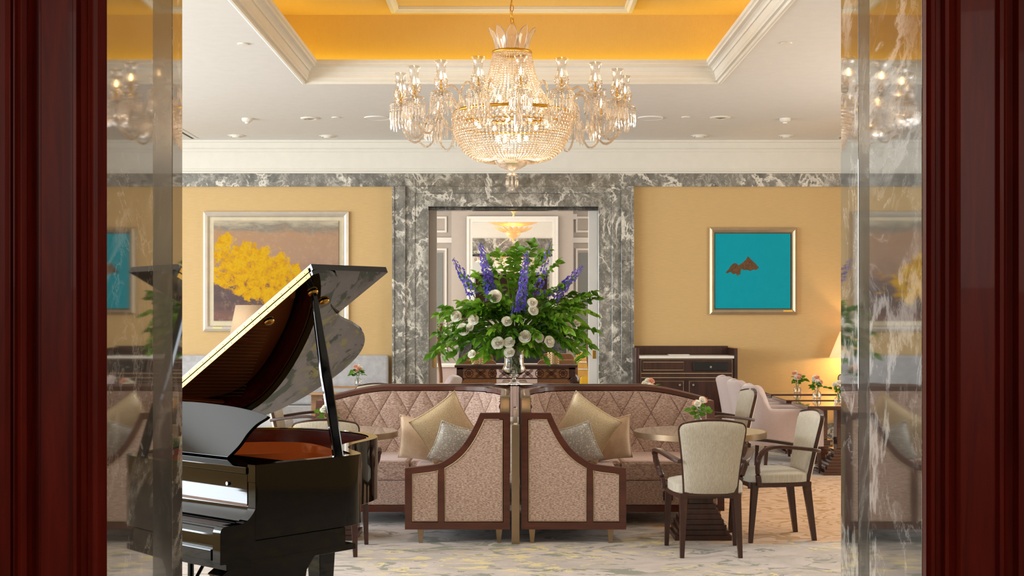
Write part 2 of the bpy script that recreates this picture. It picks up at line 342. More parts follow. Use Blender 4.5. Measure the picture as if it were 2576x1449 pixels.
# back wall with the marble portal
PX0, PX1, PZ = X(1078, DB), X(1505, DB), Z(520, DB)
OX0, OX1 = X(994, DB), X(1587, DB)
wb = MB(); wb.box(-8.2, OX0, DB, DB+.4, 0, 4.0); wb.box(OX1, 6.2, DB, DB+.4, 0, 4.0); wb.box(OX0, OX1, DB, DB+.4, PZ+.02, 4.0)
wb.box(OX0, PX0-.02, DB, DB+.4, 0, PZ+.02); wb.box(PX1+.02, OX1, DB, DB+.4, 0, PZ+.02)
struct('wall_back', wb, 'gold_wallpaper')
ZB0, ZB1 = Z(470, DB), Z(437, DB)
struct('trim_3', MB().box(-8, 6, DB-.035, DB-.001, ZB0, ZB1), 'grey_marble', bevel=.003)          # marble frieze band
co = MB(); co.box(-8, 6, DB-.02, DB-.001, ZB1, ZC-.001)
for z0, z1, dd in ((ZB1, ZB1+.02, .05), (ZB1+.05, ZB1+.06, .03), (ZC-.12, ZC-.11, .035), (ZC-.03, ZC-.001, .06), (ZC-.16, ZC-.15, .028)): co.box(-8, 6, DB-dd, DB-.001, z0, z1)
struct('trim_4', co, 'cream_plaster')
def portal(x0, x1, zt, wd, d0, d1):                              # inner edge x0..x1, zt ; width wd; mitred three-sided frame
    m = MB()
    for p in ([(x0-wd, 0), (x0, 0), (x0, zt), (x0-wd, zt+wd)], [(x1, 0), (x1+wd, 0), (x1+wd, zt+wd), (x1, zt)], [(x0, zt), (x1, zt), (x1+wd, zt+wd), (x0-wd, zt+wd)]):
        m.prism(p, d0, d1)
    return m
wi = (PX0-OX0)
po = MB(); wds = (.17, .12, wi-.29)
xx0, xx1, zz = PX0, PX1, PZ
for wd, dd in zip(wds, (.045, .06, .10)):
    h = wd if zz+wd < ZB0 else ZB0-zz
    for p in ([(xx0-wd, 0), (xx0, 0), (xx0, zz), (xx0-wd, zz+h)], [(xx1, 0), (xx1+wd, 0), (xx1+wd, zz+h), (xx1, zz)]) + (([(xx0, zz), (xx1, zz), (xx1+wd, zz+h), (xx0-wd, zz+h)],) if h > .01 else ()):
        po.prism(p, DB-dd, DB-.001)
    xx0 -= wd; xx1 += wd; zz = min(zz+wd, ZB0)
po.box(PX0-.02, PX0, DB, DB+.42, 0, PZ); po.box(PX1, PX1+.02, DB, DB+.42, 0, PZ); po.box(PX0-.02, PX1+.02, DB, DB+.42, PZ, PZ+.02)
struct('trim_5', po, 'grey_marble', bevel=.004)
po = MB(); po.box(OX0-.03, OX0, DB-.12, DB-.001, 0, ZB0); po.box(OX1, OX1+.03, DB-.12, DB-.001, 0, ZB0)
struct('trim_6', po, 'grey_marble', bevel=.004)
bb = MB(); bb.box(-8, OX0-.03, DB-.03, DB-.001, 0, .22)
struct('baseboard_back', bb.box(OX1+.03, 6, DB-.03, DB-.001, 0, .22), 'grey_marble', bevel=.004)
tr_ = MB(); tr_.box(PX0, PX1, DB+.10, DB+.28, PZ-.035, PZ-.001); struct('trim_7', tr_, 'dark_marble', bevel=.003)
lw_ = MB(); lw_.box(-3.5, PX0-.35, DB+.401, DB+.42, 0, 3.9); lw_.box(PX1+.35, 3.5, DB+.401, DB+.42, 0, 3.9); lw_.box(PX0-.35, PX1+.35, DB+.401, DB+.42, PZ+.35, 3.9); struct('wall_next_room_front', lw_, 'cream_plaster')
lw_ = MB(); lw_.box(PX0-.35, PX0-.021, DB+.401, DB+.45, 0, PZ+.35); lw_.box(PX1+.021, PX1+.35, DB+.401, DB+.45, 0, PZ+.35); lw_.box(PX0-.021, PX1+.021, DB+.421, DB+.45, PZ+.021, PZ+.35); struct('trim_15', lw_, 'grey_marble')
# pocket sliding doors seen at both sides of the opening
d1 = MB().box(PX0, X(1098, DB+.1), DB+.16, DB+.22, .01, PZ-.04); o = struct('door_1', d1, 'grey_paint', bevel=.003)
struct('door_pull', MB().box(X(1088, DB), X(1093, DB), DB+.15, DB+.17, .93, 1.10), 'brass', o, bevel=.002)
d2 = MB().box(X(1481, DB+.1), PX1, DB+.16, DB+.22, .01, PZ-.04); o = struct('door_2', d2, 'white_paint', bevel=.003)
struct('door_pull', MB().box(X(1491, DB+.1), X(1499, DB+.1), DB+.15, DB+.17, Z(903, DB), Z(882, DB)), 'brass', o, bevel=.002)
# side walls with windows
def sidewall(name, sgn, wins, n0):
    x0, x1 = (-8.2, -8.0) if sgn < 0 else (6.0, 6.2); m = MB(); y = 3.9
    for a_, b_ in wins:
        m.box(x0, x1, y, a_, 0, 4); m.box(x0, x1, a_, b_, 0, .55); m.box(x0, x1, a_, b_, 3.3, 4); y = b_
    m.box(x0, x1, y, 17.6, 0, 4); struct(name, m, 'gold_wallpaper')
    for k, (a_, b_) in enumerate(wins):
        f = MB(); f.box(x0+.03, x1-.03, a_, a_+.06, .55, 3.3); f.box(x0+.03, x1-.03, b_-.06, b_, .55, 3.3); f.box(x0+.03, x1-.03, a_, b_, .55, .61); f.box(x0+.03, x1-.03, a_, b_, 3.24, 3.3)
        f.box(x0+.07, x1-.07, (a_+b_)/2-.02, (a_+b_)/2+.02, .61, 3.24); f.box(x0+.07, x1-.07, a_, b_, 2.3, 2.34)
        struct('window_%d' % (n0+k), f, 'white_paint')
sidewall('wall_left', -1, ((5.8, 8.0), (9.1, 11.3), (12.4, 14.6)), 1)
sidewall('wall_right', 1, ((9.7, 13.5),), 4)
# doorway we look through: wall, polished marble jambs, mahogany architraves
DJ0, DJ1, WJ = 3.87, 4.66, 1.152
wf = MB(); wf.box(-8.2, -WJ-.04, 3.9, DJ1-.02, 0, 4.7); wf.box(WJ+.04, 6.2, 3.9, DJ1-.02, 0, 4.7); wf.box(-WJ-.04, WJ+.04, 3.9, DJ1-.02, 3.0, 4.7)
struct('wall_front', wf, 'cream_plaster')
for sg, nm, ca, cb in ((-1, 'trim_8', 3350*WJ/(1287-385), 3350*WJ/(1287-434)), (1, 'trim_9', 3350*WJ/900, 3350*WJ/872)):
    jm = MB()
    for a_, b_ in ((3.74, ca), (cb, DJ1)): jm.box(*sorted((sg*WJ, sg*(WJ+.04))), a_, b_, 0, 3.0)
    o = struct(nm, jm, 'jamb_marble', bevel=.002)
    struct('jamb_inlay', MB().box(*sorted((sg*(WJ+.001), sg*(WJ+.04))), ca, cb, 0, 3.0), 'dark_marble', o)
struct('trim_10', MB().box(-WJ, WJ, 3.74, DJ1, 3.0, 3.05), 'jamb_marble')
def arch(sg, edges):                                             # architrave: moulding cross-section across x, facing the camera
    d = 3.72; P = [(WJ+.0015, d+.02), (WJ+.0015, d-.02)]
    for px, dy in edges: P.append((abs(px-1287)*d/3350, d-dy))
    P += [(P[-1][0], d+.1), (WJ+.045, d+.1), (WJ+.045, d+.02)]
    P = [(sg*a_, b_) for a_, b_ in P]
    return MB().prism(P, 0, 3.4, 'xy')
struct('trim_11', arch(-1, [(277, .028), (270, .012), (262, .020), (240, .022), (232, .032), (222, .018), (212, .028), (206, .046), (196, .046), (192, .022), (108, .018), (104, .002), (92, .002), (90, .03), (84, .052), (74, .062), (64, .058), (50, .03), (44, .018), (38, .018), (36, .03), (24, .034), (-60, .03), (-200, .03)]), 'mahogany', bevel=.0015)
struct('trim_12', arch(1, [(2322, .028), (2328, .018), (2334, .03), (2342, .034), (2348, .02), (2362, .018), (2366, .04), (2374, .046), (2380, .022), (2400, .004), (2412, .016), (2498, .018), (2502, .04), (2510, .046), (2516, .018), (2530, .004), (2544, .01), (2548, .042), (2560, .05), (2568, .02), (2640, .01), (2780, .01)]), 'mahogany', bevel=.0015)
# hall the camera stands in
h = MB(); h.box(-3.2, -3, -3.2, 3.9, 0, 3.4); struct('wall_hall_left', h, 'mahogany'); struct('wall_hall_right', MB().box(3, 3.2, -3.2, 3.9, 0, 3.4), 'mahogany')
struct('wall_hall_back', MB().box(-3.2, 3.2, -3.4, -3.2, 0, 3.4), 'grey_paint'); struct('ceiling_hall', MB().box(-3.2, 3.2, -3.4, 3.9, 3.4, 3.5), 'white_plaster')
# ---- next room
struct('wall_next_room_left', MB().box(-3.7, -3.5, DB+.4, 24.4, 0, 4.0), 'grey_paint'); struct('wall_next_room_right', MB().box(3.5, 3.7, DB+.4, 24.4, 0, 4.0), 'grey_paint')
struct('ceiling_next_room', MB().box(-3.7, 3.7, DB+.4, 24.4, 3.9, 4.0), 'white_plaster')
D2 = 24.0; nb = MB().box(-3.5, 3.5, D2, D2+.3, 0, 3.9)
nb.box(X(1138, D2), X(1440, D2), D2-.35, D2, 0, 3.9); struct('wall_next_room_back', nb, 'grey_paint', bevel=.003)
D3 = D2-.35
tm = MB(); tm.box(-3.5, 3.5, D2-.08, D2, 3.62, 3.72); tm.box(X(1138, D3)-.04, X(1440, D3)+.04, D3-.05, D3, Z(540, D3)+.08, Z(528, D3)+.08)
for sx in (-1, 1):                                               # panel mouldings on both sides of the chimney breast
    for (z0, z1, gl_) in ((Z(585, D2), Z(545, D2), 0), (Z(888, D2), Z(625, D2), 1)):
        xa, xb = (X(1080, D2), X(1124, D2)) if sx < 0 else (X(1448, D2), X(1492, D2))
        tm.box(xa, xb, D2-.03, D2, z1-.035, z1); tm.box(xa, xb, D2-.03, D2, z0, z0+.035); tm.box(xa, xa+.035, D2-.03, D2, z0+.035, z1-.035); tm.box(xb-.035, xb, D2-.03, D2, z0+.035, z1-.035)
    xa, xb = (-3.5, X(1138, D2)) if sx < 0 else (X(1440, D2), 3.5); tm.box(xa, xb, D2-.05, D2, Z(611, D2), Z(598, D2))
struct('trim_13', tm, 'white_paint')
gp = MB(); gp.box(X(1085, D2), X(1114, D2), D2-.012, D2-.001, Z(880, D2), Z(636, D2)); gp.box(X(1456, D2), X(1486, D2), D2-.012, D2-.001, Z(880, D2), Z(636, D2)); struct('trim_14', gp, 'glitter_grey')
# ================================================================ THINGS IN THE NEXT ROOM
mi = thing('overmantel_mirror', 'tall white-framed mirror above the fireplace in the next room', 'mirror', (X(1289, D3), D3, 1.6))
mx0, mx1 = -.81, .81; mz0, mz1 = -.05, Z(545, D3)-1.6
fr = MB()
for wd, dd in ((.10, .05), (.045, .07)):
    for p in ([(mx0, mz0), (mx0+wd, mz0+wd), (mx0+wd, mz1-wd), (mx0, mz1)], [(mx1, mz0), (mx1, mz1), (mx1-wd, mz1-wd), (mx1-wd, mz0+wd)], [(mx0, mz1), (mx0+wd, mz1-wd), (mx1-wd, mz1-wd), (mx1, mz1)], [(mx0, mz0), (mx1, mz0), (mx1-wd, mz0+wd), (mx0+wd, mz0+wd)]):
        fr.prism(p, -dd, -.001)
fr.build('mirror_frame', 'white_paint', mi); MB().box(mx0+.09, mx1-.09, -.02, -.002, mz0+.09, mz1-.09).build('mirror_glass', 'mirror', mi)
fp = thing('fireplace', 'fireplace with black opening and small flame beneath the tall mirror', 'fireplace', (X(1289, D3), D3, 0))
f = MB(); f.box(-.95, -.72, -.14, -.001, 0, 1.4); f.box(.72, .95, -.14, -.001, 0, 1.4); f.box(-.95, .95, -.14, -.001, 1.25, 1.42); f.build('surround', 'dark_marble', fp, bevel=.005)
MB().box(-1.02, 1.02, -.26, -.001, 1.42, 1.48).build('mantel_shelf', 'white_paint', fp, bevel=.005)
MB().box(-.72, .72, -.10, -.001, 0, 1.25).build('firebox', 'black', fp)
MB().add([(.16-.9, -.13, 0.80), (.24-.9, -.13, .80), (.2-.9, -.13, .93), (.16-.9, -.11, 0.80), (.24-.9, -.11, .80), (.2-.9, -.11, .91)], [(0, 1, 2), (5, 4, 3), (0, 2, 5, 3), (1, 4, 5, 2)]).build('flame', 'ember', fp, loc=(.62, 0, 0))
for k, px in enumerate((1168, 1405)):
    o = MB().lathe([(.06, 0), (.06, .03), (.025, .06), (.07, .13), (.075, .18), (.03, .24), (.02, .3), (.035, .31), (.02, .34)], n=16).build('turned_urn', 'walnut', smooth=True, loc=(X(px, D3-.165), D3-.165, 1.481))
    tag(o, 'turned brown urn on the mantel, at the %s of the tall mirror' % ('left' if k == 0 else 'right'), 'urn', 'turned urns on the mantel')
bn = thing('hearth_bench', 'long low pale bench with white top before the fireplace', 'bench', (0, 21.6, 0))
MB().box(-2.0, 1.75, -.2, .2, 0, .79).build('bench_base', 'pink_fabric', bn, bevel=.01); MB().box(-2.03, 1.78, -.23, .23, .79, .84).build('bench_top', 'white_paint', bn, bevel=.008)
DC = 18.9
ct = thing('fretwork_console_table', 'long dark carved console table with open fretwork apron beyond the doorway', 'table', (X(1298, DC), DC, 0)); hw = 153*DC/3350; zt = Z(917, DC); zb = Z(952, DC)
MB().box(-hw, hw, -.24, .24, zt-.035, zt).build('tabletop', 'dark_wood', ct, bevel=.008)
fw = MB(); fw.box(-hw+.03, hw-.03, -.215, -.185, zt-.06, zt-.035); fw.box(-hw+.03, hw-.03, -.215, -.185, zb, zb+.018); fw.box(-hw+.03, -hw+.12, -.215, -.185, zb, zt-.04); fw.box(hw-.12, hw-.03, -.215, -.185, zb, zt-.04)
z0, z1 = zb+.018, zt-.06; zc = (z0+z1)/2; hh = (z1-z0)/2; NB = 9; wd = (2*hw-.24)/NB
for k in range(NB):
    cx = -hw+.12+wd*(k+.5)
    if k % 2 == 0:
        fw.tube([(cx+hh*.95*math.cos(a_), -.2, zc+hh*.95*math.sin(a_)) for a_ in [i*PI/10 for i in range(20)]], .005, 4, True)
        for a_ in range(0, 180, 45): fw.tube([(cx-hh*.9*math.cos(R(a_)), -.2, zc-hh*.9*math.sin(R(a_))), (cx+hh*.9*math.cos(R(a_)), -.2, zc+hh*.9*math.sin(R(a_)))], .004, 4)
        fw.tube([(cx+hh*.45*math.cos(a_), -.2, zc+hh*.45*math.sin(a_)) for a_ in [i*PI/6 for i in range(12)]], .005, 4, True)
    else:
        for s_ in (-1, 1):
            for off in (-.03, 0, .03): fw.tube([(cx-wd*.45, -.2, zc-s_*hh*.95+off*.6), (cx+wd*.45, -.2, zc+s_*hh*.95+off*.6)], .0045, 4)
        q = hh*.5; fw.tube([(cx-q, -.2, zc), (cx, -.2, zc+q), (cx+q, -.2, zc), (cx, -.2, zc-q)], .006, 4, True)
fw.build('fretwork_apron', 'dark_wood', ct)
for sx in (-1, 1):
    for sy in (-1, 1):
        MB().tube(smoothpath([(sx*(hw-.07), sy*.19, zb+.02), (sx*(hw-.02), sy*.2, zb-.08), (sx*(hw-.06), sy*.19, .35), (sx*(hw-.08), sy*.19, .1), (sx*(hw-.03), sy*.2, .001)]), lambda u: .055*(1-u)+.02, 8).build('leg', 'dark_wood', ct, smooth=True)
for k, px in enumerate((1201, 1392)):
    v = thing('chevron_candle_holder', 'amber glass candle holder with chevron ribs, on console %s of the crystal vase' % ('left' if k == 0 else 'right'), 'candle holder', (X(px, DC-.05), DC-.05, zt+.001), 0, 'candle holders on the console')
    gh = MB().lathe([(.078, 0), (.083, .01), (.083, .175), (.076, .175), (.076, .02), (.0, .02)], n=24)
    gh.build('glass_cup', 'champagne_frame', v, smooth=False)
    ch = MB()
    for r_ in range(5):
        for q in range(12):
            a0 = 2*PI*q/12; a1 = a0+PI/12; a2 = a0+PI/6; P = lambda a_, z_: (.084*math.cos(a_), .084*math.sin(a_), z_)
            ch.tube([P(a0, .02+.03*r_), P(a1, .045+.03*r_), P(a2, .02+.03*r_)], .0045, 4)
    ch.build('chevron_ribs', 'gilt', v); MB().lathe([(.0, 0), (.03, .0), (.03, .1), (.0, .1)], n=12).build('candle', 'lit_shade', v, loc=(0, 0, .021))
def clubchair(mat, name, label, loc, rotz, hw_=.44):
    c = thing(name, label, 'chair', loc, rotz, 'leather club chairs in the next room')
    MB().prism(rrect(hw_, .23, .08, 5, 0, .73), -.10, .02).build('backrest', mat, c, bevel=.02)
    MB().prism(rrect(hw_-.05, .12, .08, 5, 0, .93), .02, .10).build('back_cushion', mat, c, bevel=.02)
    MB().box(-hw_+.02, hw_-.02, -.08, .6, .16, .5).build('seat', mat, c, bevel=.03)
    n_ = MB()
    for z_ in (.90, .79):
        for i in range(30): n_.box(-hw_+.03+i*(2*hw_-.06)/29-.006, -hw_+.03+i*(2*hw_-.06)/29+.006, -.108, -.099, z_-.006, z_+.006)
    n_.build('nailheads', 'steel', c)
    for sx in (-1, 1):
        for y_ in (-.03, .55): MB().taper((sx*(hw_-.06), y_, 0), (.018, .018), (sx*(hw_-.06), y_, .16), (.025, .025)).build('leg', 'dark_wood', c)
    return c
clubchair('tan_leather', 'club_chair', 'tan leather club chair with nailheads behind the console, left of the crystal vase', (X(1200, 19.8), 19.8, 0), 0, .29)
clubchair('tan_leather', 'club_chair', 'tan leather club chair with nailheads behind the console, right of the crystal vase', (X(1402, 19.8), 19.8, 0), 0, .30)
clubchair('mustard', 'club_chair', 'mustard yellow club chair beside the white sliding door edge', (X(1466, 20.7), 20.7, 0), R(-40), .2)
st = thing('yellow_stool', 'glossy yellow cube stool at the right of the console table', 'stool', (X(1474, 18.3), 18.3, 0))
plain('yellow_gloss', (236, 180, 20), .15, coat=1)
MB().box(-.09, .11, -.1, .1, 0, Z(947, 18.3)).build('stool_body', 'yellow_gloss', st, bevel=.03)
pc = MB().box(-.05, .05, -.09, .09, 0, .70); tag(pc.build('mustard_side_table', 'mustard', bevel=.01, loc=(X(1113, 17.9), 17.9, 0)), 'narrow mustard side table just behind the pink armchair at the doorway', 'side table')
def tree(px, d, label, sd):
    t_ = thing('indoor_tree', label, 'plant', (X(px, d), d, 0)); r = random.Random(sd)
    MB().lathe([(.1, 0), (.14, .25), (.12, .25), (.0, .22)], n=16).build('pot', 'dark_marble', t_)
    MB().tube(smoothpath([(0, 0, .2), (.02, 0, .7), (-.02, 0, 1.1), (.02, 0, 1.5)]), .028, 7).build('trunk', 'bark', t_, smooth=True)
    m = MB()
    for i in range(90):
        a_ = r.uniform(0, 2*PI); q = r.uniform(.02, .16); z_ = r.uniform(1.0, 1.62)
        leaf(m, (q*math.cos(a_), q*math.sin(a_), z_), (math.cos(a_), math.sin(a_), r.uniform(-.8, .2)), .13, .03, r)
    m.build('foliage', 'leaf', t_)
def leaf(m, p, d, L, W, r, fold=.3, droop=.25):
    d = Vector(d).normalized(); p = Vector(p); rv = Vector((r.uniform(-1, 1), r.uniform(-1, 1), r.uniform(.2, 1)))
    sd = d.cross(rv).normalized(); up = sd.cross(d)
    if up.z < 0: up = -up
    n = len(m.v); V = []
    for u, w_ in ((0, .08), (.2, .72), (.45, 1), (.72, .68), (1, .0)):
        c_ = p+d*L*u-Vector((0, 0, 1))*droop*L*u*u
        V.append(c_); 
        if w_: V += [c_+sd*W*w_+up*W*fold*w_, c_-sd*W*w_+up*W*fold*w_]
    V = [tuple(q) for q in V]; F = []
    for k in range(3): F += [(k*3, k*3+1, k*3+4, k*3+3), (k*3, k*3+3, k*3+5, k*3+2)]
    F += [(9, 10, 12), (9, 12, 11)]; m.add(V, F)
tree(1106, 19.6, 'small indoor tree at the left edge of the far doorway', 2)
tree(1483, 18.55, 'slim indoor tree beside the white sliding door edge', 3)
# petal ceiling light
cl = thing('petal_chandelier', 'golden glass petal ceiling light of the next room, seen in the mirror', 'ceiling light', (X(1292, 20.3), 20.3, 3.20), 0)
t = NT('amber_petal'); t.b.inputs['Emission Color'].default_value = srgb(255, 190, 120); t.b.inputs['Emission Strength'].default_value = .35; M['amber_petal'] = t.set(srgb(240, 190, 120), .25, 0, .6, .5)
MB().lathe([(.0, -.1), (.015, -.06), (.01, -.03), (.04, 0), (.13, .05), (.16, .11), (.14, .13)], n=20).build('bottom_bowl', 'amber_petal', cl, smooth=True)
for tier, (r0, r1, z_, N) in enumerate(((.1, .40, .13, 18), (.12, .56, .26, 22))):
    m = MB()
    for k in range(N):
        a_ = 2*PI*k/N; ca_, sa = math.cos(a_), math.sin(a_); hwid = r1*PI/N*.95
        m.grid(lambda u, v_: ((r0+(r1-r0)*u)*ca_-(v_-.5)*2*hwid*math.sin(PI*min(1, .25+u*.75))**.6*sa, (r0+(r1-r0)*u)*sa+(v_-.5)*2*hwid*math.sin(PI*min(1, .25+u*.75))**.6*ca_, z_+.10*u*u-.02*(1-abs(v_*2-1))), 5, 3)
    m.build('petal_tier', 'amber_petal', cl, smooth=True)
MB().lathe([(.012, .3), (.012, .66), (.08, .68), (.08, .699)], n=12).build('rod', 'gilt', cl)
point('petal_lamp', (X(1292, 20.3), 20.3, 3.62), 25, WARM, .1)
o = MB().box(-.05, .05, -.04, .04, -.05, .05).build('wall_sensor', 'white_paint', bevel=.008, loc=(X(1444, D2-.05), D2-.09, Z(546, D2))); tag(o, 'small white sensor box high on the grey wall beyond the doorway', 'sensor')
# ================================================================ SOFAS
MXc = (.0275, 10.95)
U = [(0, .905), (.205, .905), (.24, .825), (.292, .729), (.358, .644), (.443, .578), (.529, .544), (.727, .522)]
def ucurve():                                                    # top of an end panel, back (u=0) to front
    q = smoothpath([(u, 0, z_) for u, z_ in U[1:]], 5); return [(0, .905)]+[(p.x, p.z) for p in q]
UC = ucurve()
def offs(P, d):
    out = []
    for i, p in enumerate(P):
        a_ = P[max(i-1, 0)]; b_ = P[min(i+1, len(P)-1)]; tx, tz = b_[0]-a_[0], b_[1]-a_[1]; l = math.hypot(tx, tz)
        out.append((p[0]+tz/l*d, p[1]-tx/l*d))
    return out
UI = [p for i, p in enumerate(offs(UC, .042)) if min(math.dist(p, q) for q in [(a_[0]+(b_[0]-a_[0])*t_/8, a_[1]+(b_[1]-a_[1])*t_/8) for a_, b_ in zip(UC, UC[1:]) for t_ in range(9)]) > .0405]
UIF = offs(UC, .042)
def under(curve, u0, u1, zb_):
    P = [(u, z_) for u, z_ in curve if u0 < u < u1]
    def at(uu):
        for (a_, za), (b_, zb2) in zip(curve, curve[1:]):
            if a_ <= uu <= b_: return za+(zb2-za)*(uu-a_)/(b_-a_ or 1)
        return curve[-1][1] if uu > curve[-1][0] else curve[0][1]
    return [(u0, zb_)]+[(u0, at(u0))]+P+[(u1, at(u1)), (u1, zb_)]
def endpanel(root, org, du, dn, lab=None):                       # org: back lower outer corner, du: direction to the front, dn: outward normal
    O = Vector(org); du = Vector(du); dn = Vector(dn)
    f3 = lambda a_, d, b_: tuple(O+du*a_+dn*d+Vector((0, 0, b_)))
    def pz(poly, d0, d1): return MB().prism([(a_, b_) for a_, b_ in poly], d0, d1, 'xz', f3)
    fr = MB(); T0, T1 = -.06, 0
    fr.merge(pz([(0, .098), (.727, .098), (.727, .148), (0, .148)], T0, T1))
    fr.merge(pz([(0, .148), (.045, .148), (.045, .90), (0, .90)], T0, T1)); fr.merge(pz([(.68, .148), (.727, .148), (.727, .50), (.68, .50)], T0, T1))
    fr.merge(pz([(.455, .148), (.497, .148), (.497, .535), (.455, .56)], T0, T1))
    for (a_, b_), (c_, d_) in zip(zip(UC, UIF), list(zip(UC, UIF))[1:]): fr.merge(pz([b_, d_, c_, a_], T0, T1))
    fr.build('end_frame', 'walnut', root)
    for u0, u1 in ((.052, .450), (.502, .675)):
        P = under(UI, u0, u1, .155); P = [(a_, b_-.006) if b_ > .2 else (a_, b_) for a_, b_ in P]
        pz(P, -.05, -.004).build('side_panel', 'sofa_fabric', root, bevel=.006)
        MB().tube([f3(a_, -.002, b_) for a_, b_ in P], .0035, 5, True).build('panel_piping', 'piping', root)
    for u0 in (.075, .62):
        lg = MB().taper(f3(u0+.0, -.035, 0), (.012, .012), f3(u0+.0, -.035, .098), (.022, .022)); lg.build('foot', 'bronze', root)
RP = [(.075, -1.66), (.075, -.62)]
for k in range(1, 9):
    a_ = R(90*k/8); RP.append((.575-.5*math.cos(a_), -.62+.5*math.sin(a_)))
RP.append((1.56, -.12))
def resample(P, n):
    L = [0]
    for a_, b_ in zip(P, P[1:]): L.append(L[-1]+math.dist(a_, b_))
    out = []
    for i in range(n+1):
        s_ = L[-1]*i/n; k = 0
        while k < len(L)-2 and L[k+1] < s_: k += 1
        u = (s_-L[k])/(L[k+1]-L[k]); out.append((P[k][0]+(P[k+1][0]-P[k][0])*u, P[k][1]+(P[k+1][1]-P[k][1])*u))
    return out, L[-1]
RS, RL = resample(RP, 150)
def railz(x, y):
    if x < .2: 
        u = min(1, max(0, (y+1.66)/.35)); return .905+.09*(u*u*(3-2*u))+.02*max(0, (y+1.3)/1.2)
    if x < 1.0: return 1.018
    u = (x-1.0)/.59; return 1.018-.108*u*u*(1.6-.6*u)
def sofa(label, loc, mir, rotz=0):
    MX[0] = -1 if mir else 1
    r = thing('corner_sofa', label, 'sofa', loc, rotz, 'four corner sofas set back to back')
    endpanel(r, (.04, -1.72, 0), (1, 0, 0), (0, -1, 0)); endpanel(r, (1.59, -.10, 0), (0, -1, 0), (1, 0, 0))
    N = len(RS)
    def nrm(i):
        a_ = RS[max(i-1, 0)]; b_ = RS[min(i+1, N-1)]; tx, ty = b_[0]-a_[0], b_[1]-a_[1]; l = math.hypot(tx, ty); return (ty/l, -tx/l)
    pts = [(x, y, railz(x, y)-.022) for x, y in RS]
    MB().tube(pts, 0, sq=(.036, .022)).build('top_rail', 'walnut', r, smooth='a')
    # bronze facing on the rising end of the rail
    bz = [(x, y-.004, railz(x, y)+.001) for x, y in RS if y < -1.25 and x < .2]
    MB().tube(bz, 0, sq=(.03, .004)).build('rail_facing', 'bronze', r, smooth='a')
    def backf(u, v_):
        i = u*(N-1); k = min(int(i), N-2); f_ = i-k; x = RS[k][0]*(1-f_)+RS[k+1][0]*f_; y = RS[k][1]*(1-f_)+RS[k+1][1]*f_
        nx, ny = nrm(min(N-1, round(i))); zt_ = railz(x, y)-.044; z_ = .44+(zt_-.44)*v_
        s_ = u*RL; p = (s_/.235+z_/.40); q = (s_/.235-z_/.40)
        gp_ = abs(p-round(p)); gq = abs(q-round(q)); gr = min(gp_, gq)
        dep = .004*min(1, gr/.035)+.012*min(1, gr/.3)**.7
        off = .028+dep+.05*(1-v_)*.9
        return (x+nx*off, y+ny*off, z_)
    MB().grid(backf, 420, 70).build('quilted_back', 'sofa_fabric', r, smooth=True)
    sm = MB()
    for sg in (1, -1):
        for kk in range(-4, 14):
            ps = []
            for q in range(25):
                z_ = .45+.56*q/24; s_ = (kk-sg*z_/.40)*.235
                if not .02 < s_ < RL-.02: continue
                u = s_/RL; x, y = RS[min(N-1, round(u*(N-1)))]; zt_ = railz(x, y)-.05
                if z_ > zt_: continue
                p = backf(u, (z_-.44)/(zt_+.006-.44)); a_, b_ = nrm(min(N-1, round(u*(N-1)))); ps.append((p[0]+a_*.0035, p[1]+b_*.0035, p[2]))
            if len(ps) > 2: sm.tube(ps, .002, 4)
    sm.build('seam_stitching', 'seam_thread', r)
    MB().grid(lambda u, v_: (lambda i: (RS[i][0]-nrm(i)[0]*.030, RS[i][1]-nrm(i)[1]*.030, .12+(railz(*RS[i])-.044-.12)*v_))(min(N-1, round(u*(N-1)))), 60, 4).build('outer_back', 'sofa_fabric', r, smooth=True)
    c1 = [(.1, -1.65), (.735, -1.65), (.735, -.86), (.80, -.86), (.80, -.16), (.45, -.2), (.2, -.4), (.1, -.65)]
    MB().prism(c1, .335, .485, 'xy').build('seat_cushion', 'seat_fabric', r, bevel=.025)
    MB().box(.806, 1.525, -.885, -.16, .335, .485).build('seat_cushion', 'seat_fabric', r, bevel=.025)
    ap = [(.09, -1.655), (.725, -1.655), (.725, -.875), (1.53, -.875), (1.53, -.13), (.5, -.15), (.2, -.35), (.09, -.6)]
    MB().prism(ap, .15, .334, 'xy').build('seat_base', 'sofa_fabric', r, bevel=.008)
    MB().prism(ap, .098, .149, 'xy').build('plinth', 'walnut', r)
    MX[0] = 1; return r
s1 = sofa('mauve quilted corner sofa right of the metal divider, facing the camera', (MXc[0], MXc[1], 0), False)
s2 = sofa('mauve quilted corner sofa left of the metal divider, behind the grand piano', (MXc[0], MXc[1], 0), True)
s3 = dup(s1, (MXc[0], MXc[1]+.02, 0), PI, 'rear corner sofa behind the left front one, only its back rail showing')
s4 = dup(s2, (MXc[0], MXc[1]+.02, 0), PI, 'rear corner sofa behind the right front one, only its back rail showing')
so = thing('power_socket', 'black power socket on the front of the right corner sofa', 'socket', (X(1683, 10.0), 10.07, .22))
MB().box(-.035, .035, -.012, .004, -.035, .035).build('face_plate', 'black_plastic', so, bevel=.003); MB().box(-.012, .012, -.016, -.012, -.015, .015).build('socket_insert', 'steel', so)
dv = thing('divider_screen', 'slim bronze divider with clear acrylic ledge between the front sofas', 'divider', (MXc[0], 0, 0))
MB().box(-.027, .027, 9.2, 9.26, 0, .825).build('end_post', 'bronze', dv, bevel=.002); MB().box(-.014, .014, 9.27, 10.82, .05, .82).build('screen', 'bronze', dv)
MB().box(-.014, .014, 9.21, 9.40, .826, .94).build('acrylic_block', 'clear_glass', dv, bevel=.003); MB().box(-.02, .02, 10.93, 10.99, .0, 1.012).build('acrylic_column', 'clear_glass', dv, bevel=.003)
VX, VD = .02, 10.96; VZ = 1.025
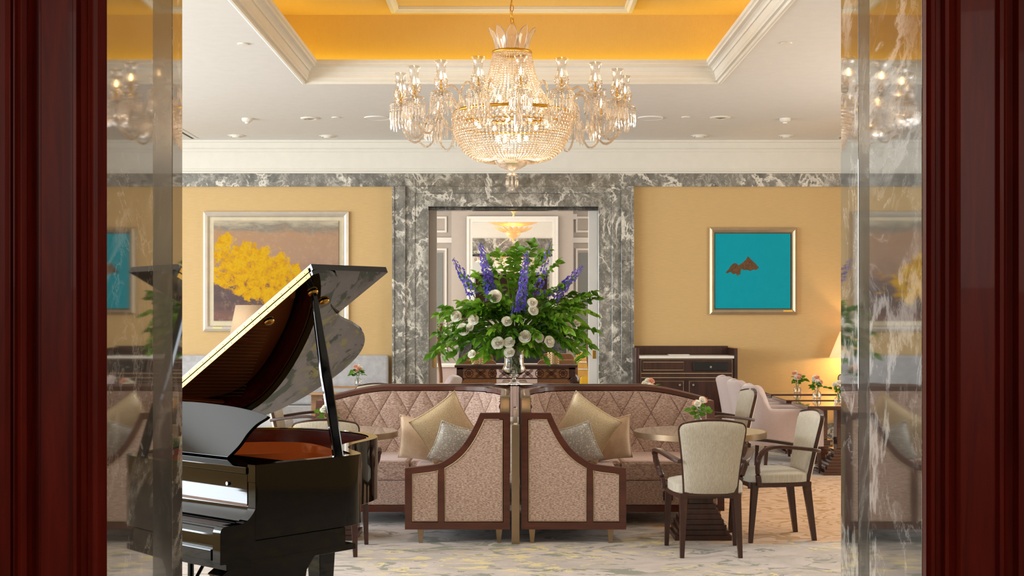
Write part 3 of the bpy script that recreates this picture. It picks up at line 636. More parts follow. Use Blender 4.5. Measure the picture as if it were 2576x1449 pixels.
o = MB().lathe([(0, 0), (.157, 0), (.16, .004), (.157, .009), (0, .009)], n=40).build('glass_plate', 'clear_glass', smooth=False, loc=(VX, VD, VZ-.012)); tag(o, 'round clear glass plate under the tall crystal vase', 'plate')
# throw pillows
def pillow(label, mat, ctr, size, yaw, tilt, roll, th=.075, mir=1, name='throw_pillow'):
    n = 18; hs = size/2
    def f_(u, v_, s_):
        a_ = 2*u-1; b_ = 2*v_-1; k = max(0, (1-a_*a_))*max(0, (1-b_*b_)); x = a_*hs*(1-.09*(1-b_*b_)); z_ = b_*hs*(1-.09*(1-a_*a_))
        return (x, s_*th*k**.42, z_)
    m = MB(); m.grid(lambda u, v_: f_(u, v_, -1), n, n); m.grid(lambda u, v_: f_(1-u, v_, 1), n, n)
    mt = Matrix.Rotation(yaw*mir, 4, 'Z') @ Matrix.Rotation(tilt, 4, 'X') @ Matrix.Rotation(roll*mir, 4, 'Y')
    m.xf(mt); o = thing(name, label, 'cushion', ctr)
    m.build('cover', mat, o, smooth=True)
    pp = []
    for k in range(40):
        e = k/10; s_ = e % 1
        u, v_ = ((s_, 0), (1, s_), (1-s_, 1), (0, 1-s_))[int(e)]; pp.append(mt @ Vector(f_(u, v_, 0)))
    MB().tube(pp, .005, 5, True).build('cord_edge', mat, o, smooth=True); return o
for mir, side in ((1, 'right'), (-1, 'left')):
    L = lambda px, d: MXc[0]+mir*(X(px, d)-MXc[0])
    pillow('large metallic gold cushion standing on its corner on the %s sofa' % side, 'gold_pillow', (L(1474, 9.84), 9.84, .75), .41, R(-24), R(12), R(34), .07, mir)
    pillow('plain beige satin cushion behind the gold one on the %s sofa' % side, 'satin_beige', (L(1532, 9.98), 9.98, .655), .35, R(12), R(18), R(-8), .06, mir)
    pillow('small grey dashed cushion nearest the arm of the %s sofa' % side, 'grey_pillow', (L(1450, 9.55), 9.55, .655), .31, R(-12), R(22), R(-17), .06, mir)
# ================================================================ TABLES
def stepbase(root, w0, w1, z1, n, mat, dw=1.0):
    m = MB()
    for k in range(n):
        w_ = w0+(w1-w0)*k/(n-1); m.box(-w_, w_, -w_*dw, w_*dw, z1*k/n, z1*(k+1)/n)
    m.box(-w1*1.2, w1*1.2, -w1*1.2*dw, w1*1.2*dw, z1, z1+.02); m.build('stepped_base', mat, root, bevel=.002)
def roundtable(label, loc):
    r = thing('round_pedestal_table', label, 'table', loc, 0, 'round pedestal tables by the sofas')
    M.get('stone_top') or marble('stone_top', (158, 146, 130), (186, 174, 156), (206, 196, 180), 2, .6)
    MB().lathe([(0, .722), (.462, .722), (.466, .757), (0, .757)], n=64).build('stone_top', 'stone_top', r)
    MB().lathe([(.467, .715), (.474, .715), (.474, .755), (.467, .7575)], n=64, cap=False).build('metal_rim', 'bronze', r, smooth='a')
    MB().box(-.068, .068, -.068, .068, .30, .721).build('column', 'dark_wood', r, bevel=.004); stepbase(r, .2, .085, .28, 8, 'dark_wood'); return r
t1 = roundtable('round stone-topped pedestal table before the right sofa', (1.348, 9.55, 0))
dup(t1, (-1.29, 9.55, 0), 0, 'round stone-topped pedestal table behind the piano, before the left sofa')
dup(t1, (1.348, 12.35, 0), 0, 'round pedestal table hidden behind the right sofa'); dup(t1, (-1.32, 12.35, 0), 0, 'round pedestal table hidden behind the left sofa')
def recttable(label, x0, x1, y0, y1, zt_, mat, name='dining_table', glass=False, grp='dark rectangular tables at the right'):
    r = thing(name, label, 'table', ((x0+x1)/2, (y0+y1)/2, 0), 0, grp); a_, b_ = (x1-x0)/2, (y1-y0)/2
    MB().box(-a_, a_, -b_, b_, zt_-.04, zt_-(.008 if glass else 0)).build('tabletop', mat, r, bevel=.006)
    if glass: MB().box(-a_, a_, -b_, b_, zt_-.0075, zt_).build('glass_top', 'clear_glass', r)
    MB().box(-.075, .075, -.075, .075, .25, zt_-.041).build('column', mat, r, bevel=.004); stepbase(r, .25, .10, .23, 8, mat); return r
wood('table_wood', (58, 30, 20), (86, 48, 32), .12, 1, 0)
recttable('nearest dark wooden table at the right, by the marble jamb', 2.92, 3.80, 13.13, 13.90, .70, 'table_wood')
recttable('middle dark wooden table of the three at the right', 2.92, 3.80, 14.16, 14.95, .70, 'table_wood')
recttable('farthest dark wooden table at the right, near the gold wall', 2.98, 3.85, 15.30, 16.0, .70, 'table_wood')
recttable('light wooden table with glass top before the grey banquette', -2.3, -1.375, 16.1, 16.9-.35, .76, 'tan_wood', glass=True, grp='glass-topped tables at the left')
recttable('light wooden table with glass top behind the left sofa', -2.6, -1.76, 14.7, 15.4, .76, 'tan_wood', glass=True, grp='glass-topped tables at the left')
# ================================================================ ARMCHAIRS
def chair():
    r = thing('armchair', '', 'chair', (0, 0, 0), 0, 'pale upholstered armchairs with dark wooden frames')
    for sx in (-1, 1):
        MB().taper((sx*.19, -.245, 0), (.014, .016), (sx*.175, -.19, .41), (.026, .026)).build('leg', 'dark_wood', r, bevel=.003)
        MB().taper((sx*.235, .235, 0), (.014, .014), (sx*.225, .2, .42), (.024, .024)).build('leg', 'dark_wood', r, bevel=.003)
        p = smoothpath([(sx*.205, -.27, .63), (sx*.245, -.2, .645), (sx*.295, -.02, .668), (sx*.318, .10, .672), (sx*.322, .17, .645), (sx*.305, .205, .57), (sx*.268, .19, .47), (sx*.262, .18, .40)], 5)
        MB().tube(p, 0, sq=lambda u: (.022 if u < .6 else .016, .013 if u < .6 else .018)).build('arm', 'dark_wood', r, bevel=.003)
    MB().prism([(-.2, -.22), (.2, -.22), (.245, .0), (.25, .19), (.2, .235), (-.2, .235), (-.25, .19), (-.245, 0)], .385, .415, 'xy').build('seat_rail', 'dark_wood', r)
    def st_(u, v_):
        a_ = 2*PI*u; ca_, sa = math.cos(a_), math.sin(a_); k = (abs(ca_)**5+abs(sa)**5)**(-1/5)
        rad = 1-.0*v_; z_ = .416+.065*min(1, v_*2.2)**.6 if v_ < .5 else .481+.018*(1-(2-2*v_)**2); q = 1 if v_ < .35 else (1-(v_-.35)/.65)
        x = ca_*k*.242*(q**.45 if q < 1 else 1); y = sa*k*.225*(q**.45 if q < 1 else 1)
        return (x*(1-.12*(y < 0)*min(1, -y/.22) if y < 0 else x/x if 0 else 1)+0*x if False else x*(1-.1*max(0, -y)/.225), y+.01, z_)
    MB().grid(st_, 40, 12, True).build('seat', 'chair_fabric', r, smooth=True)
    # back: outline by height, leaning and gently curved
    def half(z_):                                                # half width by height 0..1
        w_ = .180+.052*z_**1.5
        if z_ > .86: w_ -= .055*(1-math.sqrt(max(0, 1-((z_-.86)/.14)**2)))
        return w_
    def bf(off, inset):
        def f_(u, v_):
            v_ = 1-(1-v_)**1.9
            z_ = inset*.6+(1-inset*1.1)*v_; hw_ = half(z_)-inset*.10 if inset else half(z_)
            a_ = 2*u-1; x = a_*hw_; top = .022*(1-a_*a_) if v_ > .98 else .022*(1-a_*a_)*v_
            y = -.20-.12*z_-.05*z_*z_*0-.035*(1-a_*a_)*1+.02*z_; return (x, y+off(a_, v_), .40+.49*z_+top)
        return f_
    m = MB(); m.grid(bf(lambda a_, v_: -.012, 0), 12, 14); m.grid(bf(lambda a_, v_: .014, 0), 12, 14)
    n1 = 13*15
    for i in range(12): m.f.append((i*15+14, (i+1)*15+14, n1+(i+1)*15+14, n1+i*15+14)); m.f.append((i*15, n1+i*15, n1+(i+1)*15, (i+1)*15))
    for j in range(14): m.f.append((j, j+1, n1+j+1, n1+j)); m.f.append((12*15+j, n1+12*15+j, n1+12*15+j+1, 12*15+j+1))
    m.build('back_frame', 'dark_wood', r, smooth=False)
    for sg, nm in ((-1, 'rear_upholstery'), (1, 'front_upholstery')):
        f_ = bf(lambda a_, v_: (-.0125 if sg < 0 else .0145)+sg*(.012 if sg < 0 else .030)*(1-a_**10)*(1-(2*v_-1)**12), .06)
        MB().grid(f_ if sg < 0 else (lambda u, v_: f_(1-u, v_)), 16, 18).build(nm, 'chair_fabric', r, smooth=True)
    return r
c0 = chair(); c0.location = (1.30, 8.92, 0); c0['label'] = 'pale armchair seen from behind at the right round table'; G = c0['group']
dup(c0, (1.86, 9.52, 0), R(98), 'pale armchair seen from the side, right of the right round table')
dup(c0, (-1.225, 8.95, 0), R(3), 'pale armchair largely hidden by the piano rim, at the left round table')
dup(c0, (1.92, 12.4, 0), R(99), 'pale armchair turned left, just beyond the end of the right sofa')
dup(c0, (-1.93, 12.4, 0), R(-90), 'pale armchair facing right, glimpsed under the piano lid')
dup(c0, (1.30, 13.05, 0), R(180), 'pale armchair whose back just shows above the right sofa rail')
dup(c0, (-1.36, 13.2, 0), R(180), 'pale armchair whose back just shows above the left sofa rail')
dup(c0, (4.20, 15.95, 0), R(180), 'pale oval-backed armchair under the lit lamp at the right jamb')
dup(c0, (-2.95, 14.5, 0), R(-90), 'pale armchair by the grey banquette, mostly behind the piano lid')
def tub():
    r = thing('tub_armchair', '', 'chair', (0, 0, 0), 0, 'pink tub armchairs'); P = []
    P = smoothpath([(-.31, .33, 0), (-.32, .1, 0), (-.30, -.14, 0), (-.2, -.27, 0), (0, -.30, 0), (.2, -.27, 0), (.30, -.14, 0), (.32, .1, 0), (.31, .33, 0)], 5); N = len(P)
    def hgt(u):
        a_ = abs(2*u-1); 
        if a_ > .46: return .645
        if a_ > .27: q_ = (a_-.27)/.19; return .645+.235*(1-q_*q_*(3-2*q_))
        return .88-.02*(1-a_/.27)
    def f_(u, v_):                                               # loop section: outer up, over, inner down
        i = u*(N-1); k = min(int(i), N-2); p = P[k].lerp(P[k+1], i-k); t_ = (P[k+1]-P[k]).normalized(); nx, ny = -t_.y, t_.x
        h_ = hgt(u); a_ = abs(2*u-1); lean = .10*max(0, 1-a_/.6)
        if v_ < .4: o_, z_ = -.045, .28+(h_-.30)*v_/.4
        elif v_ < .6:
            q = (v_-.4)/.2*PI; o_, z_ = -.045*math.cos(q), h_-.02+.03*math.sin(q)
        else: o_, z_ = .045, h_-.02-(h_-.32)*(v_-.6)/.4
        o_ -= lean*max(0, (z_-.45))/.45
        return (p.x-nx*0+nx*o_, p.y+ny*o_, z_)
    MB().grid(f_, 90, 30).build('shell', 'pink_fabric', r, smooth=True)
    MB().prism(rrect(.27, .29, .05, 4, 0, .06), .28, .47, 'xy').build('seat', 'pink_fabric', r, bevel=.025)
    for sx in (-1, 1):
        for sy, y_ in ((-1, -.22), (1, .30)): MB().taper((sx*.26, y_+sy*.02, 0), (.013, .013), (sx*.25, y_, .3), (.02, .02)).build('leg', 'dark_wood', r)
    return r
p0 = tub(); p0.location = (2.80, 13.72, 0); p0.rotation_euler.z = R(-90); p0['label'] = 'nearest of the three pink tub armchairs at the dark tables'
dup(p0, (2.83, 14.85, 0), R(-90), 'middle of the three pink tub armchairs at the dark tables'); dup(p0, (2.86, 15.85, 0), R(-90), 'farthest of the three pink tub armchairs, before the dark cabinet')
dup(p0, (-1.02, 15.9, 0), R(90), 'pink tub armchair at the left foot of the marble doorway')
# banquette, bench
bq = thing('banquette', 'long grey velvet banquette against the left gold wall', 'bench', (-3.1, 16.9, 0))
MB().box(-1.5, 1.52, .14, .27, .46, 1.10).build('backrest', 'grey_velvet', bq, bevel=.03); MB().box(-1.5, 1.52, -.30, .14, .2, .46).build('seat', 'grey_velvet', bq, bevel=.03); MB().box(-1.45, 1.5, -.25, .25, 0, .2).build('plinth', 'tan_wood', bq)
o = MB().box(-.35, .35, -.3, .3, .0, .54).build('velvet_pouffe', 'grey_velvet', bevel=.04, loc=(-2.62, 13.6, 0)); tag(o, 'grey velvet pouffe glimpsed between piano lid and music desk', 'pouffe')
# cabinet
dc = 16.65; cb = thing('waiter_station_cabinet', 'dark wooden service cabinet with white top against the right gold wall', 'cabinet', (X(1727, dc), dc, 0)); hw = 128*dc/3350; zt = Z(895, dc); zu = Z(876, dc)
MB().box(-hw+.04, hw-.04, .005, .5, 0.0, zt-.035).build('body', 'dark_wood', cb, bevel=.004)
m = MB(); m.box(-hw, -hw+.04, -.02, .52, 0, zu); m.box(hw-.04, hw, -.02, .52, 0, zu); m.box(-hw+.04, hw-.04, .48, .52, zt, zu+.02); m.build('side_and_back_boards', 'dark_wood', cb, bevel=.004)
MB().box(-hw+.042, hw-.042, -.015, .478, zt-.034, zt).build('white_top', 'white_paint', cb, bevel=.003)
def beadrect(par, x0, x1, z0, z1, y, r_=.004): MB().tube([(x0, y, z0), (x1, y, z0), (x1, y, z1), (x0, y, z1)], r_, 4, True).build('brass_bead', 'piping', par)
zx = lambda px: (px-1727)*dc/3350; zd = lambda py: Z(py, dc)
p = MB().box(zx(1616), zx(1721), -.012, .004, zd(933), zd(910)).build('drawer_front', 'dark_wood', cb, bevel=.003); beadrect(p, zx(1618), zx(1719), zd(931), zd(911), -.013)
for a_, b_ in ((1615, 1722), (1731, 1840)):
    p = MB().box(zx(a_), zx(b_), -.012, .004, .1, zd(957)).build('door', 'dark_wood', cb, bevel=.003); beadrect(p, zx(a_+3), zx(b_-3), .13, zd(959), -.013)
    kx = zx(1709 if a_ == 1615 else 1743); MB().lathe([(0, -.03), (.012, -.03), (.017, -.022), (.017, -.012), (.008, -.008), (.008, 0)], n=6).xf(Matrix.Translation((kx, -.012, zd(968))) @ Matrix.Rotation(R(-90), 4, 'X') @ Matrix.Scale(1.2, 4)).build('knob', 'steel', p)
for py_ in (939, 950): MB().box(zx(1613), zx(1841), -.003, .004, zd(py_)-.004, zd(py_)+.004).build('brass_line', 'piping', cb)
beadrect(cb, zx(1612), zx(1842), .1, zd(904), .002, .005)
cs = thing('cash_drawer', 'black metal cash drawer set in the right of the dark cabinet', 'cash drawer', (zx(1787)+cb.location.x, dc, 0)); MB().box(-.215, .215, -.035, .004, zd(932), zd(911)).build('drawer_body', 'black_plastic', cs, bevel=.004)
MB().lathe([(0, 0), (.014, 0), (.014, .008), (0, .008)], n=16).xf(Matrix.Translation((-.0, -.035, zd(923))) @ Matrix.Rotation(R(90), 4, 'X')).build('lock', 'steel', cs)
m = MB(); m.box(-.15, -.04, -.037, -.034, zd(924), zd(923)); m.box(.06, .16, -.037, -.034, zd(924), zd(923)); m.build('slot', 'black', cs)
o = MB().box(-.13, .13, -.09, .09, 0, .012).build('paper_stack', 'white_paint', bevel=.002, loc=(zx(1712)+cb.location.x, dc+.2, zt+.001)); tag(o, 'white papers lying on the cabinet top', 'paper')
# pictures
def picture(name, label, x0, x1, z0, z1, fm, matm, inner, art, plaque):
    d = DB-.001; r = thing(name, label, 'painting', ((x0+x1)/2, d, (z0+z1)/2)); a_, b_ = (x1-x0)/2, (z1-z0)/2
    fr = MB(); fwid = .070
    prof = [(0, 0), (0, .045), (.03, .06), (.055, .045), (fwid, .025), (fwid, .0)]; n = len(prof); vs = []
    for i, h_ in prof: vs += [(-a_+i, -h_, -b_+i), (a_-i, -h_, -b_+i), (a_-i, -h_, b_-i), (-a_+i, -h_, b_-i)]
    fr.add(vs, [(k*4+q, k*4+(q+1) % 4, (k+1)*4+(q+1) % 4, (k+1)*4+q) for k in range(n-1) for q in range(4)]).build('frame', fm, r)
    MB().box(-a_+fwid, a_-fwid, -.012, -.001, -b_+fwid, b_-fwid).build('mount', matm, r)
    ix0, ix1, iz0, iz1 = inner; cx, cz = (x0+x1)/2, (z0+z1)/2
    cv = MB().box(ix0-cx, ix1-cx, -.034, -.012, iz0-cz, iz1-cz).build('canvas', art, r, bevel=.002)
    px_, pz_ = plaque; MB().box(px_-cx-.06, px_-cx+.06, -.056, -.046, pz_-cz-.013, pz_-cz+.013).build('plaque', 'gilt', r); return r, cv
t = NT('abstract_art'); v = t.coord(); x, y, z = t.sep(v)      # object coords: picture centre is 0
a1 = t.noise(v, 2.4, 7, .68, .7); a2 = t.noise(v, 5.5, 7, .72, .4); a3 = t.noise(t.coord((1.4, 1, 5)), 2.2, 4, .6, .3); a4 = t.noise(v, 12, 6, .75, .3)
zn = t.math('ADD', t.math('MULTIPLY', z, .75), .5); zw = t.math('ADD', zn, t.math('MULTIPLY', t.math('SUBTRACT', a3, .5), .26))
bg = t.ramp(zw, [(.06, srgb(124, 92, 82)), (.2, srgb(92, 76, 74)), (.36, srgb(98, 80, 80)), (.48, srgb(150, 118, 98)), (.62, srgb(166, 134, 110)), (.86, srgb(172, 136, 106)), (.92, srgb(136, 128, 114)), (1.0, srgb(190, 178, 152))])
bg = t.mix(t.ramp(a4, [(.5, B0), (.66, g(.35))]), bg, srgb(190, 160, 134))
# a yellow mass: a soft band falling from upper left to the right, broken by noise
e1 = t.math('ADD', t.math('POWER', t.math('DIVIDE', t.math('ADD', x, .25), .72), 2.), t.math('POWER', t.math('DIVIDE', t.math('ADD', z, t.math('ADD', t.math('MULTIPLY', x, .25), .09)), .40), 2.))
ms = t.math('ADD', t.math('SUBTRACT', 1.0, e1), t.math('MULTIPLY', t.math('SUBTRACT', t.math('ADD', t.math('MULTIPLY', a1, .5), t.math('MULTIPLY', a2, .5)), .5), 6.5))
yl = t.ramp(a4, [(.3, srgb(150, 96, 30)), (.42, srgb(196, 140, 0)), (.58, srgb(212, 166, 0)), (.72, srgb(178, 132, 30))])
M['abstract_art'] = t.set(t.mix(t.math('MULTIPLY', t.ramp(ms, [(.0, B0), (.22, W1)]), t.ramp(a4, [(.33, g(.25)), (.42, W1)])), bg, yl), .6, 0, .2, 0); 
plain('mount_linen', (214, 200, 170), .8); plain('mount_dark', (120, 88, 58), .7); plain('teal_art', (0, 158, 178), .6, var=.02, spec=.15)
picture('abstract_painting', 'abstract landscape painting with a yellow mass, in a silver frame on the left wall', X(513, DB), X(878, DB), Z(833, DB), Z(533, DB), 'silver_frame', 'mount_linen', (X(539, DB), X(852, DB), Z(807, DB), Z(556, DB)), 'abstract_art', (X(550, DB), Z(826, DB)))
r, cv = picture('teal_painting', 'square teal painting of two brown islets, in a champagne frame on the right wall', X(1784, DB), X(2004, DB), Z(791, DB), Z(573, DB), 'champagne_frame', 'mount_dark', (X(1798, DB), X(1987, DB), Z(776, DB), Z(588, DB)), 'teal_art', (X(1980, DB), Z(783, DB)))
plain('islet_paint', (96, 62, 22), .6, var=.5, sc=40)
cx, cz = r.location.x, r.location.z
isl = [(1824, 686), (1833, 676), (1838, 668), (1845, 662), (1852, 663), (1856, 668), (1864, 663), (1875, 654), (1880, 645), (1890, 655), (1900, 664), (1908, 674), (1904, 677), (1900, 680), (1895, 678), (1886, 682), (1880, 679), (1870, 680), (1864, 676), (1862, 682), (1861, 690), (1854, 694), (1850, 688), (1843, 690), (1836, 684), (1828, 688)]
MB().prism([(X(a_, DB)-cx, Z(b_, DB)-cz) for a_, b_ in isl], -.0365, -.034).build('painted_islets', 'islet_paint', r)
# lamps
def lamp(name, label, loc, htab, zs0, zs1, r0, r1, lit):
    sd_ = thing('lamp_table', 'small round dark table carrying the lamp %s' % ('at the right jamb' if lit else 'behind the piano'), 'side table', loc, 0, 'lamp tables')
    MB().lathe([(0, htab-.03), (.25, htab-.03), (.25, htab), (0, htab)], n=32).build('tabletop', 'dark_wood', sd_); MB().lathe([(.16, 0), (.16, .02), (.03, .05), (.03, htab-.031)], n=20).build('pedestal', 'dark_wood', sd_)
    l = thing(name, label, 'lamp', (loc[0], loc[1], htab+.001)); zz0, zz1 = zs0-htab, zs1-htab
    MB().lathe([(.09, 0), (.09, .02), (.03, .04), (.07, .14), (.08, .22), (.025, .32), (.012, .34), (.012, zz0+.1)], n=24).build('base', 'bronze', l, smooth=True)
    MB().lathe([(r0, zz0), (r1, zz1)], n=40, cap=False).build('lamp_shade', 'lit_shade' if lit else 'lampshade_cloth', l, smooth=True, solid=.004)
    MB().lathe([(0, zz1-.02), (.006, zz1-.02), (.006, zz1+.0), (.014, zz1+.012), (.0, zz1+.03)], n=10).build('finial', 'brass', l); MB().tube([(-r1, 0, zz1-.01), (r1, 0, zz1-.01)], .003, 5).build('spider', 'brass', l)
    if lit:
        MB().lathe([(0, zz0+.1), (.03, zz0+.14), (.03, zz0+.17), (0, zz0+.2)], n=12).build('light_bulb', 'bulb', l); point('lamp_light', (loc[0], loc[1], zs0+.04), 26, (1, .66, .32), .03)
lamp('table_lamp', 'unlit beige table lamp rising behind the piano lid', (X(629, 16.2), 16.2, 0), .6, 1.38, Z(768, 16.2), .24, .172, False)
lamp('table_lamp', 'lit cream table lamp half hidden by the right marble jamb', (X(2152, 16.85), 16.85, 0), .6, Z(900, 16.75), Z(835, 16.75), .32, .19, True)
# ================================================================ CEILING FIXTURES
def disc(name, label, cat, px, py, r_, zc_, kind, grp):
    d = (zc_-1.55)*3350/(805-py); o = thing(name, label, cat, (X(px, d), d, zc_), 0, grp)
    if kind == 'spot':
        MB().lathe([(r_, 0), (r_, -.006), (r_*.72, -.016), (r_*.55, -.01), (r_*.55, 0)], n=36).build('trim_ring', 'cream_plaster', o, smooth=True)
        MB().lathe([(0, -.012), (r_*.3, -.016), (r_*.5, -.006)], n=20, cap=False).build('lamp_glass', 'steel', o)
    elif kind == 'speaker': MB().lathe([(0, -.008), (r_*.93, -.008), (r_, -.012), (r_, 0)], n=36).build('speaker_grille', 'white_plaster', o)
    elif kind == 'smoke':
        MB().lathe([(0, -.062), (r_*.4, -.06), (r_*.45, -.045), (r_*.8, -.036), (r_, -.02), (r_, 0)], n=28).build('detector_body', 'cream_plaster', o)
    elif kind == 'vent':
        MB().lathe([(r_*.35, -.022), (r_*.45, -.028), (r_*.5, -.012), (r_*.75, -.018), (r_*.8, -.006), (r_, -.008), (r_, 0)], n=36).build('valve_rings', 'cream_plaster', o, smooth=False)
        MB().lathe([(0, -.03), (r_*.3, -.026), (r_*.3, 0)], n=24).build('valve_centre', 'cream_plaster', o)
    else: MB().lathe([(0, -.012), (r_*.9, -.010), (r_, 0)], n=24).build('cover_plate', 'cream_plaster', o)
    return o
GF = 'ceiling fittings'
for s_, L1, L2 in ((0, 'left', (845, 55)), (1, 'right', (1729, 53))): disc('recessed_spotlight', 'large recessed spotlight in the gold tray ceiling, %s of the chandelier' % L1, 'ceiling light', *L2, .165, ZT, 'spot', 'spotlights in the gold tray')
for px, py, r_, k, nm, lb, ct_ in ((780, 297, .11, 'spot', 'recessed_spotlight', 'round recessed spotlight in the white ceiling left of the chandelier', 'ceiling light'), (1812, 295, .12, 'spot', 'recessed_spotlight', 'round recessed spotlight in the white ceiling right of the chandelier', 'ceiling light'),
    (622, 298, .062, 'smoke', 'smoke_detector', 'cream smoke detector hanging from the left ceiling', 'smoke detector'), (1975, 298, .062, 'smoke', 'smoke_detector', 'cream smoke detector hanging from the right ceiling', 'smoke detector'),
    (845, 295, .05, 'plate', 'sprinkler_cover', 'tiny sprinkler cover between spotlight and speaker, left ceiling', 'sprinkler cover'), (1725, 294, .05, 'plate', 'sprinkler_cover', 'tiny sprinkler cover between speaker and spotlight, right ceiling', 'sprinkler cover'),
    (948, 296, .145, 'speaker', 'ceiling_speaker', 'flat round speaker just left of the chandelier', 'speaker'), (1636, 296, .145, 'speaker', 'ceiling_speaker', 'flat round speaker just right of the chandelier', 'speaker'),
    (595, 341, .11, 'vent', 'ceiling_valve', 'ringed ceiling valve near the cornice, outermost on the left', 'vent'), (825, 342, .11, 'vent', 'ceiling_valve', 'ringed ceiling valve near the cornice, above the abstract painting edge', 'vent'),
    (1760, 341, .11, 'vent', 'ceiling_valve', 'ringed ceiling valve near the cornice, above the cabinet', 'vent'), (1978, 341, .10, 'vent', 'ceiling_valve', 'ringed ceiling valve near the cornice, outermost on the right', 'vent'),
    (612, 110, .05, 'plate', 'sprinkler_cover', 'small sprinkler cover alone in the left ceiling beside the tray', 'sprinkler cover'), (1978, 108, .05, 'plate', 'sprinkler_cover', 'small sprinkler cover alone in the right ceiling beside the tray', 'sprinkler cover')):
    disc(nm, lb, ct_, px, py, r_, ZC-.0005, k, GF)
for sg, (pa, pb), lb in ((-1, ((455, 330), (490, 351)), 'left'), (1, ((2142, 332), (2106, 350)), 'right')):
    d0 = 2.32*3350/(805-pa[1]); d1_ = 2.32*3350/(805-pb[1]); a_ = Vector((X(pa[0], d0), d0-1.2, 0)); b_ = Vector((X(pb[0], d1_), d1_-.05, 0)); xx = (X(pa[0], d0)+X(pb[0], d1_))/2
    v = thing('linear_air_slot', 'long narrow air slot in the %s ceiling' % lb, 'vent', (xx, 0, ZC))
    MB().box(-.07, -.02, d0-1.5, d1_-.1, -.006, -.001).box(.02, .07, d0-1.5, d1_-.1, -.006, -.001).build('slot_frame', 'cream_plaster', v); MB().box(-.02, .02, d0-1.5, d1_-.1, -.004, -.001).build('slot_opening', 'black', v)
# ================================================================ CHANDELIER
CX, CD = X(1288, 11), 11.0; cz_ = lambda py: 1.55+(805-py)/304.5
ch = thing('crystal_chandelier', 'large crystal chandelier with candle arms hanging from the gold tray ceiling', 'chandelier', (CX, CD, 0))
ico_v = []; ph = (1+5**.5)/2
for a_, b_ in ((1, ph), (-1, ph), (1, -ph), (-1, -ph)): ico_v += [(0, a_, b_), (a_, b_, 0), (b_, 0, a_)]
ico_v = [Vector(p).normalized() for p in ico_v]
def icof():
    F = []; n = 12
    for i in range(n):
        for j in range(i+1, n):
            for k in range(j+1, n):
                A, B, C_ = ico_v[i], ico_v[j], ico_v[k]
                if all(abs((p-q).length-1.0515) < .02 for p, q in ((A, B), (B, C_), (A, C_))):
                    F.append((i, j, k) if (B-A).cross(C_-A).dot(A) > 0 else (i, k, j))
    return F
ICF = icof()
def bead(m, p, r_, rz=1.0): m.add([(p[0]+q.x*r_, p[1]+q.y*r_, p[2]+q.z*r_*rz) for q in ico_v], ICF)
def strand(m, prof, ang, r_, gap):
    L = [0]
    for a_, b_ in zip(prof, prof[1:]): L.append(L[-1]+math.dist(a_, b_))
    n = int(L[-1]/gap)
    for i in range(n+1):
        s_ = L[-1]*i/n; k = 0
        while k < len(L)-2 and L[k+1] < s_: k += 1
        u = (s_-L[k])/(L[k+1]-L[k]); rr = prof[k][0]+(prof[k+1][0]-prof[k][0])*u; z_ = prof[k][1]+(prof[k+1][1]-prof[k][1])*u
        bead(m, (rr*math.cos(ang), rr*math.sin(ang), z_), r_, 1.15)
MB().tube([(0, 0, 3.8), (0, 0, 3.2)], .006, 8).build('stem', 'gilt', ch)
m = MB()
for k in range(9):                                               # chain links
    z_ = 3.97+k*.052
    m.tube([((.012*math.cos(a_)) if k % 2 else 0, 0 if k % 2 else .012*math.cos(a_), z_+.03*math.sin(a_)) for a_ in [i*PI/5 for i in range(10)]], .004, 5, True)
m.build('chain', 'gilt', ch); MB().tube(smoothpath([(0.01, 0, 3.8), (.03, 0, 3.95), (-.015, 0, 4.1), (.012, 0, 4.3), (0, 0, 4.58)]), .0035, 5).build('cable', 'gilt', ch, smooth=True)
MB().lathe([(.013, 4.42), (.013, 4.56), (.05, 4.59), (.05, 4.599)], n=16).build('ceiling_rose', 'gilt', ch, smooth=True)
for k in range(10):                                              # crown leaves
    a_ = 2*PI*(k+.5)/10; ca_, sa = math.cos(a_), math.sin(a_)
    def f_(u, v_):
        w_ = .046*(.62+.38*math.sin(PI*min(1, u*.9)))*(1-max(0, (u-.55)/.45)**2.4)**.5*(v_*2-1); rr = .128+.02*u+.055*u**3; z_ = 3.765+.19*u
        rr -= .012*(1-(v_*2-1)**2)*(1-u); return (rr*ca_-w_*sa, rr*sa+w_*ca_, z_)
    MB().grid(f_, 10, 6).build('crown_leaf', 'crystal', ch, smooth=True, solid=.006)
def ring(nm, r_, z_, t_, mat='gilt'):
    MB().tube([(r_*math.cos(i*PI/32), r_*math.sin(i*PI/32), z_) for i in range(64)], 0, sq=(t_*.6, t_), closed=True).build(nm, mat, ch, smooth=True)
def ringt(nm, r_, z_, h_, mat='gilt'): MB().lathe([(r_-.008, z_-h_), (r_+.004, z_-h_), (r_+.008, z_), (r_+.004, z_+h_), (r_-.008, z_+h_), (r_-.008, z_-h_)], n=64, cap=False).build(nm, mat, ch, smooth=True)
ringt('crown_ring', .160, cz_(133), .010); ringt('gallery_ring', .480, 3.255, .012); ringt('bowl_ring', .468, 3.155, .005)
m = MB()
for k in range(48): strand(m, [(.156, 3.745), (.185, 3.60), (.235, 3.46), (.31, 3.34), (.345, 3.30)], 2*PI*k/48, .0090, .021)
o = m.build('upper_bead_curtain', 'crystal', ch)
m = MB()
for k in range(84): strand(m, [(.476, 3.10), (.474, 3.08), (.455, 3.03), (.405, 2.95), (.32, 2.885), (.23, 2.862), (.15, 2.868)], 2*PI*k/84, .0100, .0215)
m.build('bead_bowl', 'crystal', ch)
m = MB()
for row in range(5):
    for k in range(64): a_ = 2*PI*(k+.5*(row % 2))/64; bead(m, (.487*math.cos(a_), .487*math.sin(a_), 3.228-.029*row), .0155)
m.build('crystal_band', 'crystal', ch)
